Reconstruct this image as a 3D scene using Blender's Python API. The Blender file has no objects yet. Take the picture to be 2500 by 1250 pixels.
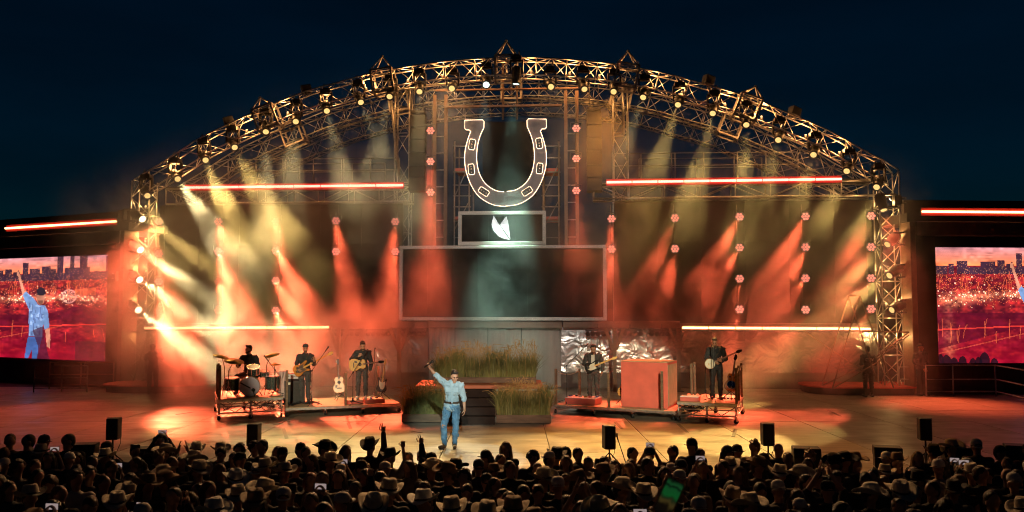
import bpy, bmesh, math, random
import numpy as np
from mathutils import Vector, Matrix, Quaternion
random.seed(7)
R = math.radians
S = bpy.context.scene
C = S.collection

# ---------------------------------------------------------------- camera, sky, exposure
FPX = 2000.0                                  # focal length in pixels of a 2500 px wide frame
PITCH = math.atan2(120.0, FPX)
CAMZ = 3.3
cd = bpy.data.cameras.new('camera'); cam = bpy.data.objects.new('camera', cd); C.objects.link(cam)
cam.location = (0, 0, CAMZ); cam.rotation_euler = (math.pi/2 + PITCH, 0, 0)
cd.sensor_width = 36.0; cd.lens = 36.0*FPX/2500.0
cd.clip_start = 0.05; cd.clip_end = 2000
cd.dof.use_dof = True; cd.dof.focus_distance = 20.0; cd.dof.aperture_fstop = 2.8
S.camera = cam

w = bpy.data.worlds.new('World'); S.world = w; w.use_nodes = True
nt = w.node_tree; nt.nodes.clear()
wo = nt.nodes.new('ShaderNodeOutputWorld'); bg = nt.nodes.new('ShaderNodeBackground')
sky = nt.nodes.new('ShaderNodeTexSky'); sky.sky_type = 'NISHITA'; sky.sun_disc = False
sky.sun_elevation = R(-2.0); sky.sun_rotation = R(0); sky.altitude = 1000; sky.ozone_density = 6; sky.dust_density = 0.3
tint = nt.nodes.new('ShaderNodeMix'); tint.data_type = 'RGBA'; tint.blend_type = 'MULTIPLY'; tint.inputs[0].default_value = 1.0
tint.inputs[7].default_value = (0.15, 1.75, 0.72, 1)          # late dusk: teal navy
nt.links.new(sky.outputs[0], tint.inputs[6])
stc = nt.nodes.new('ShaderNodeTexCoord'); smp = nt.nodes.new('ShaderNodeMapping'); smp.inputs['Scale'].default_value = (2.0, 2.0, 7.0); snz = nt.nodes.new('ShaderNodeTexNoise'); snz.inputs['Scale'].default_value = 1.6; snz.inputs['Detail'].default_value = 5
smr = nt.nodes.new('ShaderNodeMapRange'); smr.inputs[1].default_value = 0.3; smr.inputs[2].default_value = 0.75; smr.inputs[3].default_value = 0.82; smr.inputs[4].default_value = 1.35      # faint thin cloud
cl_ = nt.nodes.new('ShaderNodeVectorMath'); cl_.operation = 'SCALE'
nt.links.new(stc.outputs['Generated'], smp.inputs[0]); nt.links.new(smp.outputs[0], snz.inputs['Vector']); nt.links.new(snz.outputs['Fac'], smr.inputs[0]); nt.links.new(tint.outputs[2], cl_.inputs[0]); nt.links.new(smr.outputs[0], cl_.inputs['Scale']); nt.links.new(cl_.outputs[0], bg.inputs[0]); nt.links.new(bg.outputs[0], wo.inputs[0])
bg.inputs[1].default_value = 0.042

S.view_settings.view_transform = 'Standard'; S.view_settings.look = 'None'
S.view_settings.exposure = 0.2; S.view_settings.gamma = 1.0
S.view_settings.use_curve_mapping = False
S.render.engine = 'CYCLES'
cy = S.cycles
cy.use_denoising = True
try: cy.denoiser = 'OPENIMAGEDENOISE'
except Exception: pass
cy.max_bounces = 3; cy.diffuse_bounces = 1; cy.glossy_bounces = 2; cy.transmission_bounces = 1
cy.volume_bounces = 0; cy.transparent_max_bounces = 2
cy.sample_clamp_indirect = 3.0; cy.sample_clamp_direct = 0
cy.use_adaptive_sampling = True; cy.adaptive_threshold = 0.035
cy.caustics_reflective = False; cy.caustics_refractive = False
cy.use_light_tree = True; cy.filter_width = 1.05
cy.volume_step_rate = 1.0; cy.volume_max_steps = 128

# ---------------------------------------------------------------- where things stand, from sight lines
KYAW = 0.066                                  # the stage front is turned a little: its right end is nearer
CP, SP = math.cos(PITCH), math.sin(PITCH)
def ray(px, py):
    u = (px-1250)/FPX; v = (625-py)/FPX
    return u, CP - v*SP, SP + v*CP
def Q(px, py, D):                             # point on the upright plane  Y = D - KYAW*X
    a, b, c = ray(px, py); t = D/(b + KYAW*a)
    return Vector((a*t, b*t, CAMZ + c*t))
def P(px, py, Y):
    a, b, c = ray(px, py); t = Y/b
    return Vector((a*t, Y, CAMZ + c*t))
def F(px, py, z=0.0):                         # point on a level surface at height z
    a, b, c = ray(px, py); t = (z - CAMZ)/c
    return Vector((a*t, b*t, z))
SN = Vector((KYAW, 1, 0)).normalized()        # away from the camera, square to the stage front
SX = Vector((1, -KYAW, 0)).normalized()       # to the right along the stage front
SZ = Vector((0, 0, 1))
SROT = math.atan2(-KYAW, 1)

# ---------------------------------------------------------------- objects and meshes
def thing(name, label, cat, loc=(0,0,0), rz=0.0, group=None):
    o = bpy.data.objects.new(name, None); C.objects.link(o)
    o.location = loc; o.rotation_euler = (0, 0, rz); o.empty_display_size = 0.2
    o['label'] = label; o['category'] = cat
    if group: o['group'] = group
    return o
def tag(o, label=None, cat=None, group=None, kind=None):
    if label: o['label'] = label
    if cat: o['category'] = cat
    if group: o['group'] = group
    if kind: o['kind'] = kind
    return o
def obj_matrix(o):
    m = Matrix.LocRotScale(o.location, o.rotation_euler, o.scale)
    return obj_matrix(o.parent) @ m if o.parent else m
def link_mesh(name, me, parent=None, loc=None, rot=None, sc=None):
    o = bpy.data.objects.new(name, me); C.objects.link(o); o.parent = parent
    if loc is not None: o.location = loc
    if rot is not None:
        if isinstance(rot, Quaternion): o.rotation_euler = rot.to_euler()
        else: o.rotation_euler = rot
    if sc is not None: o.scale = sc
    return o
def copy_tree(o, parent=None):
    c = o.copy(); C.objects.link(c); c.parent = parent
    for ch in list(o.children): copy_tree(ch, c)
    return c
def frame_of(d, up=Vector((0,0,1))):
    d = Vector(d).normalized()
    x = d.cross(up)
    if x.length < 1e-4: x = d.cross(Vector((0,1,0)))
    x.normalize(); y = x.cross(d).normalized()
    return x, y, d
class MB:
    def __init__(s): s.v = []; s.f = []; s.m = []; s.mi = 0
    def add(s, vs, fs):
        b = len(s.v); s.v += [tuple(q) for q in vs]; s.f += [tuple(i+b for i in q) for q in fs]; s.m += [s.mi]*len(fs); return s
    def box(s, c, size, rot=None):
        c = Vector(c); hx, hy, hz = size[0]/2, size[1]/2, size[2]/2
        vs = [Vector((x*hx, y*hy, z*hz)) for x in (-1,1) for y in (-1,1) for z in (-1,1)]
        if rot is not None: vs = [rot @ q for q in vs]
        return s.add([q+c for q in vs], [(0,1,3,2),(4,6,7,5),(0,4,5,1),(2,3,7,6),(0,2,6,4),(1,5,7,3)])
    def sbox(s, a, b, d0, d1):                # box aligned with the stage front: corners a, b on the front, depth d0..d1
        a = Vector(a); b = Vector(b)
        q = [Vector((a.x,a.y,a.z)), Vector((b.x,b.y,a.z)), Vector((b.x,b.y,b.z)), Vector((a.x,a.y,b.z))]
        return s.add([p+SN*d0 for p in q]+[p+SN*d1 for p in q], [(0,1,2,3),(7,6,5,4),(0,4,5,1),(1,5,6,2),(2,6,7,3),(3,7,4,0)])
    def bar(s, a, b, wd, ht, up=Vector((0,0,1))):
        a = Vector(a); b = Vector(b); x, y, d = frame_of(b-a, up)
        o = [x*(i*wd/2)+y*(j*ht/2) for i, j in ((-1,-1),(1,-1),(1,1),(-1,1))]
        return s.add([a+q for q in o]+[b+q for q in o], [(3,2,1,0),(4,5,6,7),(0,1,5,4),(1,2,6,5),(2,3,7,6),(3,0,4,7)])
    def tube(s, a, b, r, n=6, r2=None):
        a = Vector(a); b = Vector(b)
        if (b-a).length < 1e-6: return s
        r2 = r if r2 is None else r2; x, y, d = frame_of(b-a)
        cs = [(math.cos(2*math.pi*i/n), math.sin(2*math.pi*i/n)) for i in range(n)]
        vs = [a+(x*c+y*q)*r for c, q in cs]+[b+(x*c+y*q)*r2 for c, q in cs]
        fs = [(i, (i+1) % n, n+(i+1) % n, n+i) for i in range(n)]+[tuple(range(n))[::-1], tuple(range(n, 2*n))]
        return s.add(vs, fs)
    def path(s, pts, r, n=6, close=False, taper=None):
        pts = [Vector(p) for p in pts]; N = len(pts); b = len(s.v); vs = []; fs = []
        prev = None
        for i, p in enumerate(pts):
            if close: d = pts[(i+1) % N]-pts[i-1]
            else: d = pts[min(i+1, N-1)]-pts[max(i-1, 0)]
            d.normalize()
            if prev is None: x, y, d = frame_of(d)
            else:
                x = (prev - d*prev.dot(d))
                if x.length < 1e-5: x, y, d = frame_of(d)
                else: x.normalize(); y = x.cross(d)*-1
            prev = x
            rr = r if taper is None else r*(1+(taper-1)*i/(N-1))
            vs += [p+(x*math.cos(2*math.pi*k/n)+y*math.sin(2*math.pi*k/n))*rr for k in range(n)]
        for i in range(N if close else N-1):
            a = i*n; c = ((i+1) % N)*n
            fs += [(a+k, a+(k+1) % n, c+(k+1) % n, c+k) for k in range(n)]
        if not close: fs += [tuple(range(n))[::-1], tuple(range((N-1)*n, N*n))]
        return s.add(vs, fs)
    def disc(s, c, nrm, r, n=16):
        c = Vector(c); x, y, d = frame_of(nrm)
        return s.add([c+(x*math.cos(2*math.pi*i/n)+y*math.sin(2*math.pi*i/n))*r for i in range(n)], [tuple(range(n))])
    def prism(s, pts, off):                   # polygon and its copy moved by off
        pts = [Vector(p) for p in pts]; off = Vector(off); n = len(pts)
        return s.add(pts+[p+off for p in pts], [tuple(range(n)), tuple(range(n, 2*n))[::-1]]+[(i, n+i, n+(i+1) % n, (i+1) % n) for i in range(n)])
    def ell(s, c, r, rot=None, n=10, m=7):
        c = Vector(c); vs = []; fs = []
        for j in range(1, m):
            t = math.pi*j/m
            for i in range(n):
                a = 2*math.pi*i/n
                q = Vector((r[0]*math.sin(t)*math.cos(a), r[1]*math.sin(t)*math.sin(a), r[2]*math.cos(t)))
                vs.append(c+(rot @ q if rot is not None else q))
        top = Vector((0,0,r[2])); bot = Vector((0,0,-r[2]))
        if rot is not None: top = rot @ top; bot = rot @ bot
        vs += [c+top, c+bot]; T = len(vs)-2
        for j in range(m-2):
            for i in range(n): fs.append((j*n+i, (j+1)*n+i, (j+1)*n+(i+1) % n, j*n+(i+1) % n))
        for i in range(n):
            fs.append((T, i, (i+1) % n)); fs.append((T+1, (m-2)*n+(i+1) % n, (m-2)*n+i))
        return s.add(vs, fs)
    def lathe(s, prof, c=(0,0,0), d=(0,0,1), n=16, cap=True):
        c = Vector(c); x, y, d = frame_of(d); vs = []; fs = []
        for r, h in prof: vs += [c+d*h+(x*math.cos(2*math.pi*i/n)+y*math.sin(2*math.pi*i/n))*r for i in range(n)]
        for j in range(len(prof)-1):
            for i in range(n): fs.append((j*n+i, j*n+(i+1) % n, (j+1)*n+(i+1) % n, (j+1)*n+i))
        if cap: fs += [tuple(range(n))[::-1], tuple(range((len(prof)-1)*n, len(prof)*n))]
        return s.add(vs, fs)
    def mesh(s, name, mat, smooth=False, M=None):
        me = bpy.data.meshes.new(name); vs = s.v
        if M is not None: vs = [M @ Vector(q) for q in vs]
        me.from_pydata([tuple(q) for q in vs], [], s.f)
        for m in (mat if isinstance(mat, (list, tuple)) else [mat]): me.materials.append(m)
        if any(s.m): me.polygons.foreach_set('material_index', s.m)
        if smooth: me.polygons.foreach_set('use_smooth', [True]*len(me.polygons))
        me.update(); return me
    def build(s, name, mat, parent=None, world=True, smooth=False, bevel=0):
        M = obj_matrix(parent).inverted() if (parent and world) else None
        me = s.mesh(name, mat, smooth, M)
        if any(len(q) > 4 for q in s.f) or True:
            bm = bmesh.new(); bm.from_mesh(me); bmesh.ops.recalc_face_normals(bm, faces=bm.faces); bm.to_mesh(me); bm.free()
        o = link_mesh(name, me, parent)
        if bevel:
            b = o.modifiers.new('bevel', 'BEVEL'); b.width = bevel; b.segments = 2; b.limit_method = 'ANGLE'
        return o
WORDS = ['first','second','third','fourth','fifth','sixth','seventh','eighth','ninth','tenth','eleventh','twelfth','thirteenth','fourteenth','fifteenth','sixteenth','seventeenth','eighteenth','nineteenth','twentieth']
def nth(i):                                   # 0 -> first
    if i < 20: return WORDS[i]
    t = {2:'twenty', 3:'thirty', 4:'forty', 5:'fifty'}[(i+1)//10]
    return t+'-'+WORDS[(i+1) % 10-1] if (i+1) % 10 else {2:'twentieth', 3:'thirtieth', 4:'fortieth', 5:'fiftieth'}[(i+1)//10]

# ---------------------------------------------------------------- materials
MATS = {}
def mat(name, col, rough=0.6, metal=0.0, var=0.15, scale=6.0, bump=0.0, bscale=40.0, emit=None, es=1.0, objvar=0.0, spec=0.5, stretch=None):
    m = bpy.data.materials.new(name); m.use_nodes = True; t = m.node_tree; b = t.nodes['Principled BSDF']
    b.inputs['Roughness'].default_value = rough; b.inputs['Metallic'].default_value = metal
    b.inputs['Specular IOR Level'].default_value = spec
    tc = t.nodes.new('ShaderNodeTexCoord'); src = tc.outputs['Object']
    if stretch:
        mp = t.nodes.new('ShaderNodeMapping'); mp.inputs['Scale'].default_value = stretch
        t.links.new(src, mp.inputs[0]); src = mp.outputs[0]
    nz = t.nodes.new('ShaderNodeTexNoise'); nz.inputs['Scale'].default_value = scale; nz.inputs['Detail'].default_value = 4
    t.links.new(src, nz.inputs['Vector'])
    rp = t.nodes.new('ShaderNodeValToRGB')
    lo = [max(0, c*(1-var)) for c in col]; hi = [min(1, c*(1+var)) for c in col]
    rp.color_ramp.elements[0].color = (*lo, 1); rp.color_ramp.elements[1].color = (*hi, 1)
    rp.color_ramp.elements[0].position = 0.3; rp.color_ramp.elements[1].position = 0.7
    t.links.new(nz.outputs['Fac'], rp.inputs[0]); out = rp.outputs[0]
    if objvar:
        oi = t.nodes.new('ShaderNodeObjectInfo'); hs = t.nodes.new('ShaderNodeHueSaturation')
        mr = t.nodes.new('ShaderNodeMapRange'); mr.inputs[3].default_value = 1-objvar; mr.inputs[4].default_value = 1+objvar
        t.links.new(oi.outputs['Random'], mr.inputs[0]); t.links.new(mr.outputs[0], hs.inputs['Value']); t.links.new(out, hs.inputs['Color']); out = hs.outputs[0]
    t.links.new(out, b.inputs['Base Color'])
    if bump:
        n2 = t.nodes.new('ShaderNodeTexNoise'); n2.inputs['Scale'].default_value = bscale; n2.inputs['Detail'].default_value = 3
        t.links.new(src, n2.inputs['Vector'])
        bp = t.nodes.new('ShaderNodeBump'); bp.inputs['Strength'].default_value = bump; bp.inputs['Distance'].default_value = 0.02
        t.links.new(n2.outputs['Fac'], bp.inputs['Height']); t.links.new(bp.outputs[0], b.inputs['Normal'])
    if emit:
        b.inputs['Emission Color'].default_value = (*emit, 1); b.inputs['Emission Strength'].default_value = es
    MATS[name] = m; return m
def glow(name, col, strength, sample=False):
    m = bpy.data.materials.new(name); m.use_nodes = True; t = m.node_tree; b = t.nodes['Principled BSDF']
    b.inputs['Base Color'].default_value = (0.02, 0.02, 0.02, 1); b.inputs['Emission Color'].default_value = (*col, 1)
    b.inputs['Emission Strength'].default_value = strength
    if not sample: m.cycles.emission_sampling = 'NONE'
    MATS[name] = m; return m
alu = mat('aluminium', (0.62,0.60,0.57), 0.35, 0.9, 0.2, 9)
galv = mat('galvanised_steel', (0.45,0.45,0.46), 0.42, 0.85, 0.25, 5)
darksteel = mat('dark_steel', (0.09,0.085,0.08), 0.5, 0.6, 0.3, 7)
black = mat('black_plastic', (0.02,0.02,0.022), 0.5, 0, 0.3, 10, 0.1, 60)
blackmetal = mat('black_powder_coat', (0.025,0.025,0.025), 0.45, 0.2, 0.3, 10)
ply = mat('plywood', (0.50,0.36,0.22), 0.55, 0, 0.22, 3, 0.15, 30, stretch=(1,5,1))
redpaint = mat('red_painted_wood', (0.76,0.15,0.105), 0.5, 0, 0.12, 2.5, 0.1, 30)
rubber = mat('rubber', (0.02,0.02,0.02), 0.7)
chrome = mat('chrome', (0.75,0.75,0.76), 0.12, 1.0, 0.05)
timber = mat('weathered_timber', (0.17,0.105,0.06), 0.7, 0, 0.35, 4, 0.4, 18, stretch=(0.6,4,4))
rope = mat('rope', (0.55,0.47,0.36), 0.8)
screenblack = mat('led_wall_black', (0.007,0.0065,0.006), 0.7, 0, 0.3, 3, spec=0.12)
offwhite = mat('off_white_paint', (0.80,0.75,0.70), 0.5, 0, 0.12, 2)
wingdark = mat('dark_cladding', (0.055,0.04,0.036), 0.6, 0, 0.3, 1.5, 0.1, 12)
brownsteel = mat('painted_brown_steel', (0.20,0.12,0.08), 0.5, 0.2, 0.2, 4)
# ---------------------------------------------------------------- ground and stage floor
def ground_z(Y):
    pts = [(-12, 1.9), (0, 1.55), (2.2, 1.0), (5.5, 0.0), (8.5, -0.62), (11, -0.78), (15.5, -1.08), (17, -1.1), (60, -1.1), (900, -1.1)]
    for (a, za), (b, zb) in zip(pts, pts[1:]):
        if a <= Y <= b: return za+(zb-za)*(Y-a)/(b-a)
    return pts[0][1] if Y < -12 else -1.1
grassm = mat('trampled_grass', (0.05,0.055,0.03), 0.9, 0, 0.5, 3, 0.6, 30)
mb = MB(); ys = [-300,-60,-12,-6,0,1.1,2.2,3.3,4.4,5.5,6.5,7.5,8.5,9.7,11,12.5,14,15.5,17,30,60,200,900]; xs = [-900,-200,-60,-30,-20,-10,-5,0,5,10,20,30,60,200,900]
vs = [(x, y, ground_z(y)) for y in ys for x in xs]; nx = len(xs)
mb.add(vs, [(j*nx+i, j*nx+i+1, (j+1)*nx+i+1, (j+1)*nx+i) for j in range(len(ys)-1) for i in range(nx-1)])
tag(mb.build('ground', grassm), 'dark trampled ground under the crowd', kind='structure')

floor_m = bpy.data.materials.new('stage_deck_panel'); floor_m.use_nodes = True
t = floor_m.node_tree; b = t.nodes['Principled BSDF']
tc = t.nodes.new('ShaderNodeTexCoord'); mp = t.nodes.new('ShaderNodeMapping'); mp.inputs['Scale'].default_value = (0.35, 9.0, 1.0)
oi = t.nodes.new('ShaderNodeObjectInfo'); va = t.nodes.new('ShaderNodeVectorMath'); va.operation = 'ADD'
t.links.new(tc.outputs['Object'], mp.inputs[0]); t.links.new(mp.outputs[0], va.inputs[0])
mu = t.nodes.new('ShaderNodeMath'); mu.operation = 'MULTIPLY'; mu.inputs[1].default_value = 57.0; t.links.new(oi.outputs['Random'], mu.inputs[0]); t.links.new(mu.outputs[0], va.inputs[1])
n1 = t.nodes.new('ShaderNodeTexNoise'); n1.inputs['Scale'].default_value = 2.2; n1.inputs['Detail'].default_value = 6; n1.inputs['Roughness'].default_value = 0.65; t.links.new(va.outputs[0], n1.inputs['Vector'])
rp = t.nodes.new('ShaderNodeValToRGB'); rp.color_ramp.elements[0].color = (0.17,0.13,0.10,1); rp.color_ramp.elements[1].color = (0.44,0.37,0.29,1)
rp.color_ramp.elements[0].position = 0.3; rp.color_ramp.elements[1].position = 0.62; t.links.new(n1.outputs['Fac'], rp.inputs[0])
hs = t.nodes.new('ShaderNodeHueSaturation'); mr = t.nodes.new('ShaderNodeMapRange'); mr.inputs[3].default_value = 0.86; mr.inputs[4].default_value = 1.1
t.links.new(oi.outputs['Random'], mr.inputs[0]); t.links.new(mr.outputs[0], hs.inputs['Value']); t.links.new(rp.outputs[0], hs.inputs['Color'])
n3 = t.nodes.new('ShaderNodeTexNoise'); n3.inputs['Scale'].default_value = 1.3; n3.inputs['Detail'].default_value = 5; t.links.new(tc.outputs['Object'], n3.inputs['Vector'])
m3 = t.nodes.new('ShaderNodeMapRange'); m3.inputs[1].default_value = 0.35; m3.inputs[2].default_value = 0.7; m3.inputs[3].default_value = 0.32; m3.inputs[4].default_value = 0.6
t.links.new(n3.outputs['Fac'], m3.inputs[0]); t.links.new(m3.outputs[0], b.inputs['Roughness'])
t.links.new(hs.outputs[0], b.inputs['Base Color'])
bp = t.nodes.new('ShaderNodeBump'); bp.inputs['Strength'].default_value = 0.12; bp.inputs['Distance'].default_value = 0.01; t.links.new(n1.outputs['Fac'], bp.inputs['Height']); t.links.new(bp.outputs[0], b.inputs['Normal'])

STAGE_Y0, STAGE_Y1 = 16.2, 42.0
mb = MB(); mb.box((0, (STAGE_Y0+STAGE_Y1)/2, -0.56), (64, STAGE_Y1-STAGE_Y0, 1.06))
stage = tag(mb.build('stage_floor', wingdark), 'wide wooden stage deck of large panels', kind='structure')
pw, pl = 2.44, 2.44
pm = MB().box((0,0,0), (pw-0.018, pl-0.012, 0.03)).mesh('panel', floor_m)
yy = STAGE_Y0+pl/2; row = 0
while yy < 34.5:
    for i in range(-11, 12):
        x = i*pw + (0.0 if row % 2 == 0 else 0.0) - 0.35
        if abs(x) < 0.62*yy+3: link_mesh('panel', pm, stage, (x, yy, -0.013 + random.uniform(-0.0015, 0.0015)))
    yy += pl; row += 1

# ---------------------------------------------------------------- box trusses
def catmull(pts, n):
    out = []
    for i in range(len(pts)-1):
        p0 = pts[max(i-1,0)]; p1 = pts[i]; p2 = pts[i+1]; p3 = pts[min(i+2, len(pts)-1)]
        for k in range(n):
            u = k/n
            out.append(0.5*((2*p1)+(p2-p0)*u+(2*p0-5*p1+4*p2-p3)*u*u+(3*p1-p0-3*p2+p3)*u**3))
    out.append(pts[-1]); return out
def resample(pts, n):
    L = [0]
    for a, b in zip(pts, pts[1:]): L.append(L[-1]+(b-a).length)
    out = []; j = 0
    for k in range(n+1):
        s = L[-1]*k/n
        while j < len(L)-2 and L[j+1] < s: j += 1
        q = (s-L[j])/max(1e-9, L[j+1]-L[j]); out.append(pts[j].lerp(pts[j+1], q))
    return out
def truss_frames(line, inward, depth, dvec):  # four corners at every station
    fr = []
    for i, p in enumerate(line):
        d = (line[min(i+1, len(line)-1)]-line[max(i-1, 0)]).normalized()
        n = inward(p, d)
        fr.append((p, p+dvec, p+n*depth+dvec, p+n*depth))
    return fr
def truss_parts(fr, rc, rb, root, m, single=True, sec=None):
    # four chords and their braces; single braces where the picture lets one pick them apart
    for k in range(4): MB().path([f[k] for f in fr], rc, 6).build('chord', m, root, smooth=True)
    segs = []
    for i in range(len(fr)-1):
        a = fr[i]; b = fr[i+1]
        for k in range(4):
            l = (k+1) % 4
            segs.append((a[k], b[l]) if (i+k) % 2 else (a[l], b[k]))
            if i % 2 == 0: segs.append((a[k], a[l]))
    if single:
        for a, b in segs: MB().tube(a, b, rb, 5).build('brace', m, root, smooth=True)
    else:
        br = MB()
        for a, b in segs: br.tube(a, b, rb, 5)
        o = br.build('bracing', m, root, smooth=True); o['kind'] = 'stuff'
ARCH_PX = [(326,439),(421,381),(470,347),(546,308),(620,274),(661,257),(748,222),(825,201),(908,178),(951,170),(1032,157),(1118,147),(1206,141.5),(1287,140),(1336,141.6),(1424,148),(1509,157.5),(1580,170),(1641,183),(1717,205),(1817,233),(1932,279),(2031,322),(2105,365),(2156,391),(2194,415)]
ARCH_D = 32.0
arch_line = [Q(x, y, ARCH_D) for x, y in ARCH_PX]
arch_mid = Q(1230, 700, ARCH_D)
def inward(p, d):
    n = d.cross(SN).normalized()
    return n if n.dot(arch_mid-p) > 0 else -n
HUBX = [326, 640, 930, 1230, 1540, 1845, 2194]
def arch(back, label, rc=0.030, rb=0.017, m=alu, fine=True):
    root = thing('arch_truss', label, 'truss', arch_line[0]*1.0+SN*back, 0, 'curved roof trusses')
    root.location.z = 0
    sm = catmull(arch_line, 6)
    cuts = [min(range(len(sm)), key=lambda i: abs(sm[i].x-Q(h, 300, ARCH_D).x)) for h in HUBX]
    cuts[0] = 0; cuts[-1] = len(sm)-1
    for a, b in zip(cuts, cuts[1:]):
        seg = resample(sm[a:b+1], 8)
        fr = truss_frames([p+SN*back for p in seg], inward, 0.70, SN*0.62)
        truss_parts(fr, rc, rb, root, m, single=fine)
    return root
main_arch = arch(0.0, 'front golden lit curved lattice truss spanning the whole stage')
arch(3.2, 'middle curved lattice truss behind the front arch', fine=False)
arch(6.4, 'rearmost curved lattice truss in the roof frame', fine=False)
# hub frames with pyramids
plate = mat('hub_plate', (0.40,0.38,0.36), 0.4, 0.8, 0.2, 5)
for k, hx in enumerate(HUBX[1:-1]):
    for back, who in ((0.0, 'front'), (3.2, 'middle')):
        i = min(range(len(arch_line)*1), key=lambda q: abs(ARCH_PX[q][0]-hx))
        sm = catmull(arch_line, 6); j = min(range(len(sm)), key=lambda q: abs(sm[q].x-Q(hx, 300, ARCH_D).x))
        p = sm[j]+SN*back; d = (sm[j+1]-sm[j-1]).normalized(); n = inward(p, d)
        lab = nth(k)+' of five plated hub frames with a small pyramid on the '+who+' arch'
        root = thing('truss_hub', lab, 'truss hub', p, 0, 'hub frames on the arches')
        w2 = 0.42; mbp = MB()
        c = [p+d*sx*w2-n*0.08+SN*sy for sx in (-1,1) for sy in (-0.08, 0.70)]
        lo = [q+n*0.92 for q in c]
        for a, b in ((0,1),(1,3),(3,2),(2,0)):
            MB().bar(c[a], c[b], 0.07, 0.07).build('frame_bar', plate, root); MB().bar(lo[a], lo[b], 0.07, 0.07).build('frame_bar', plate, root)
        for a in range(4): MB().bar(c[a], lo[a], 0.10, 0.07, up=d).build('frame_post', plate, root)
        if back == 0.0:
            top = (c[0]+c[3])/2 + Vector((0,0,0.62 if k != 2 else 0.7)) if abs(hx-1230) < 400 else (c[0]+c[3])/2 - n*0.5
            for a in range(4): MB().tube(c[a], top, 0.03, 6).build('pyramid_leg', alu, root, smooth=True)
            MB().ell(top, (0.06,0.06,0.06)).build('pyramid_tip', alu, root, smooth=True)
            for q in range(3):
                a = c[0].lerp(lo[0], (q+.5)/3); b = c[2].lerp(lo[2], (q+1.2)/3.4); MB().tube(a, b, 0.022, 5).build('brace', alu, root, smooth=True)
# towers
def tower(x0, x1, ytop, ybot, D, label, twist=0.0):
    a = Q(x0, ytop, D); b = Q(x1, ytop, D); base = Q((x0+x1)/2, ybot, D); zb = 0.0
    root = thing('tower_truss', label, 'truss tower', (base.x, base.y, 0), 0, 'lattice towers carrying the arch')
    N = 12; fr = []
    for i in range(N+1):
        z = zb+(a.z-zb)*i/N
        A = Vector((a.x, a.y, z)); B = Vector((b.x, b.y, z)); fr.append((A, B, B+SN*0.62, A+SN*0.62))
    truss_parts(fr, 0.031, 0.018, root, alu)
    pl_ = MB(); pl_.box(((a.x+b.x)/2, a.y+0.3, 0.02), (1.1, 1.1, 0.04)); pl_.build('base_plate', darksteel, root)
tower(322, 366, 441, 965, 32.0, 'left lattice tower at the end of the front arch')
tower(2146, 2194, 418, 962, 32.0, 'right lattice tower at the end of the front arch')
tower(965, 1000, 205, 640, 33.9, 'slim lattice column left of the horseshoe, by the left hanging loudspeakers')
tower(1497, 1532, 205, 640, 33.9, 'slim lattice column right of the horseshoe, by the right hanging loudspeakers')
# raking struts beside the slim columns
for xa, ya, xb, yb, lab in ((948,185,975,430,'pale raking strut under the left part of the arch'), (1520,190,1522,330,'pale strut under the right part of the arch')):
    m = MB().tube(Q(xa,ya,33.4), Q(xb,yb,33.4), 0.06, 8); o = m.build('strut', alu, smooth=True); tag(o, lab, 'strut')

# ---------------------------------------------------------------- back walls
def wall_panels(name, lab, cat, x0, x1, y0, y1, D, cols, rows, m, gap=0.015, thick=0.12, pname='panel', backm=blackmetal):
    a = Q(x0, y1, D); b = Q(x1, y0, D)
    root = thing(name, lab, cat, (a.x, a.y, a.z))
    MB().sbox(a, b, 0.02, thick).build('backing', backm, root)
    me = None
    W = (b-a); wx = Vector((b.x-a.x, b.y-a.y, 0)); cw = wx.length/cols; chh = (b.z-a.z)/rows
    me = MB().box((0,0,0), (cw-gap, 0.05, chh-gap)).mesh(pname, m)
    for i in range(cols):
        for j in range(rows):
            c = a+wx*((i+.5)/cols)+Vector((0,0,chh*(j+.5)))-SN*0.01
            link_mesh(pname, me, root, obj_matrix(root).inverted() @ c, (0,0,SROT))
    return root
wall_panels('led_wall', 'dark switched-off video wall behind the left red lamps', 'video wall', 384, 984, 497, 790, 33.6, 6, 3, screenblack)
wall_panels('led_wall', 'dark switched-off video wall behind the right red lamps', 'video wall', 1500, 2142, 488, 790, 33.6, 6, 3, screenblack)
# ---------------------------------------------------------------- centre screens and horseshoe sign
def framed_screen(name, lab, x0, x1, y0, y1, D, fw, cols, rows):
    a = Q(x0, y1, D); b = Q(x1, y0, D); root = thing(name, lab, 'screen', (a.x, a.y, a.z))
    f = fw
    for s, (p, q) in {'bottom': (a, Vector((b.x,b.y,a.z+f))), 'top': (Vector((a.x,a.y,b.z-f)), b)}.items():
        MB().sbox(p, q, -0.10, 0.10).build('frame_rail', offwhite, root, bevel=0.01)
    for p, q in ((Vector((a.x,a.y,a.z+f)), Vector((a.x,a.y,b.z-f))+SX*f), (Vector((b.x,b.y,a.z+f))-SX*f, Vector((b.x,b.y,b.z-f)))):
        MB().sbox(p, q, -0.098, 0.098).build('frame_post', offwhite, root, bevel=0.01)
    ai = a+SX*f+SZ*f; bi = b-SX*f-SZ*f
    MB().sbox(ai, bi, 0.06, 0.2).build('backing', blackmetal, root)
    wx = Vector((bi.x-ai.x, bi.y-ai.y, 0)); cw = wx.length/cols; hh = (bi.z-ai.z)/rows
    me = MB().box((0,0,0), (cw-0.006, 0.04, hh-0.006)).mesh('panel', screenblack)
    for i in range(cols):
        for j in range(rows):
            link_mesh('panel', me, root, obj_matrix(root).inverted() @ (ai+wx*((i+.5)/cols)+SZ*hh*(j+.5)+SN*0.03), (0,0,SROT))
    return root
framed_screen('main_screen', 'wide dark centre screen in a pale frame', 975, 1480, 598, 782, 32.3, 0.13, 8, 3)
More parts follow.
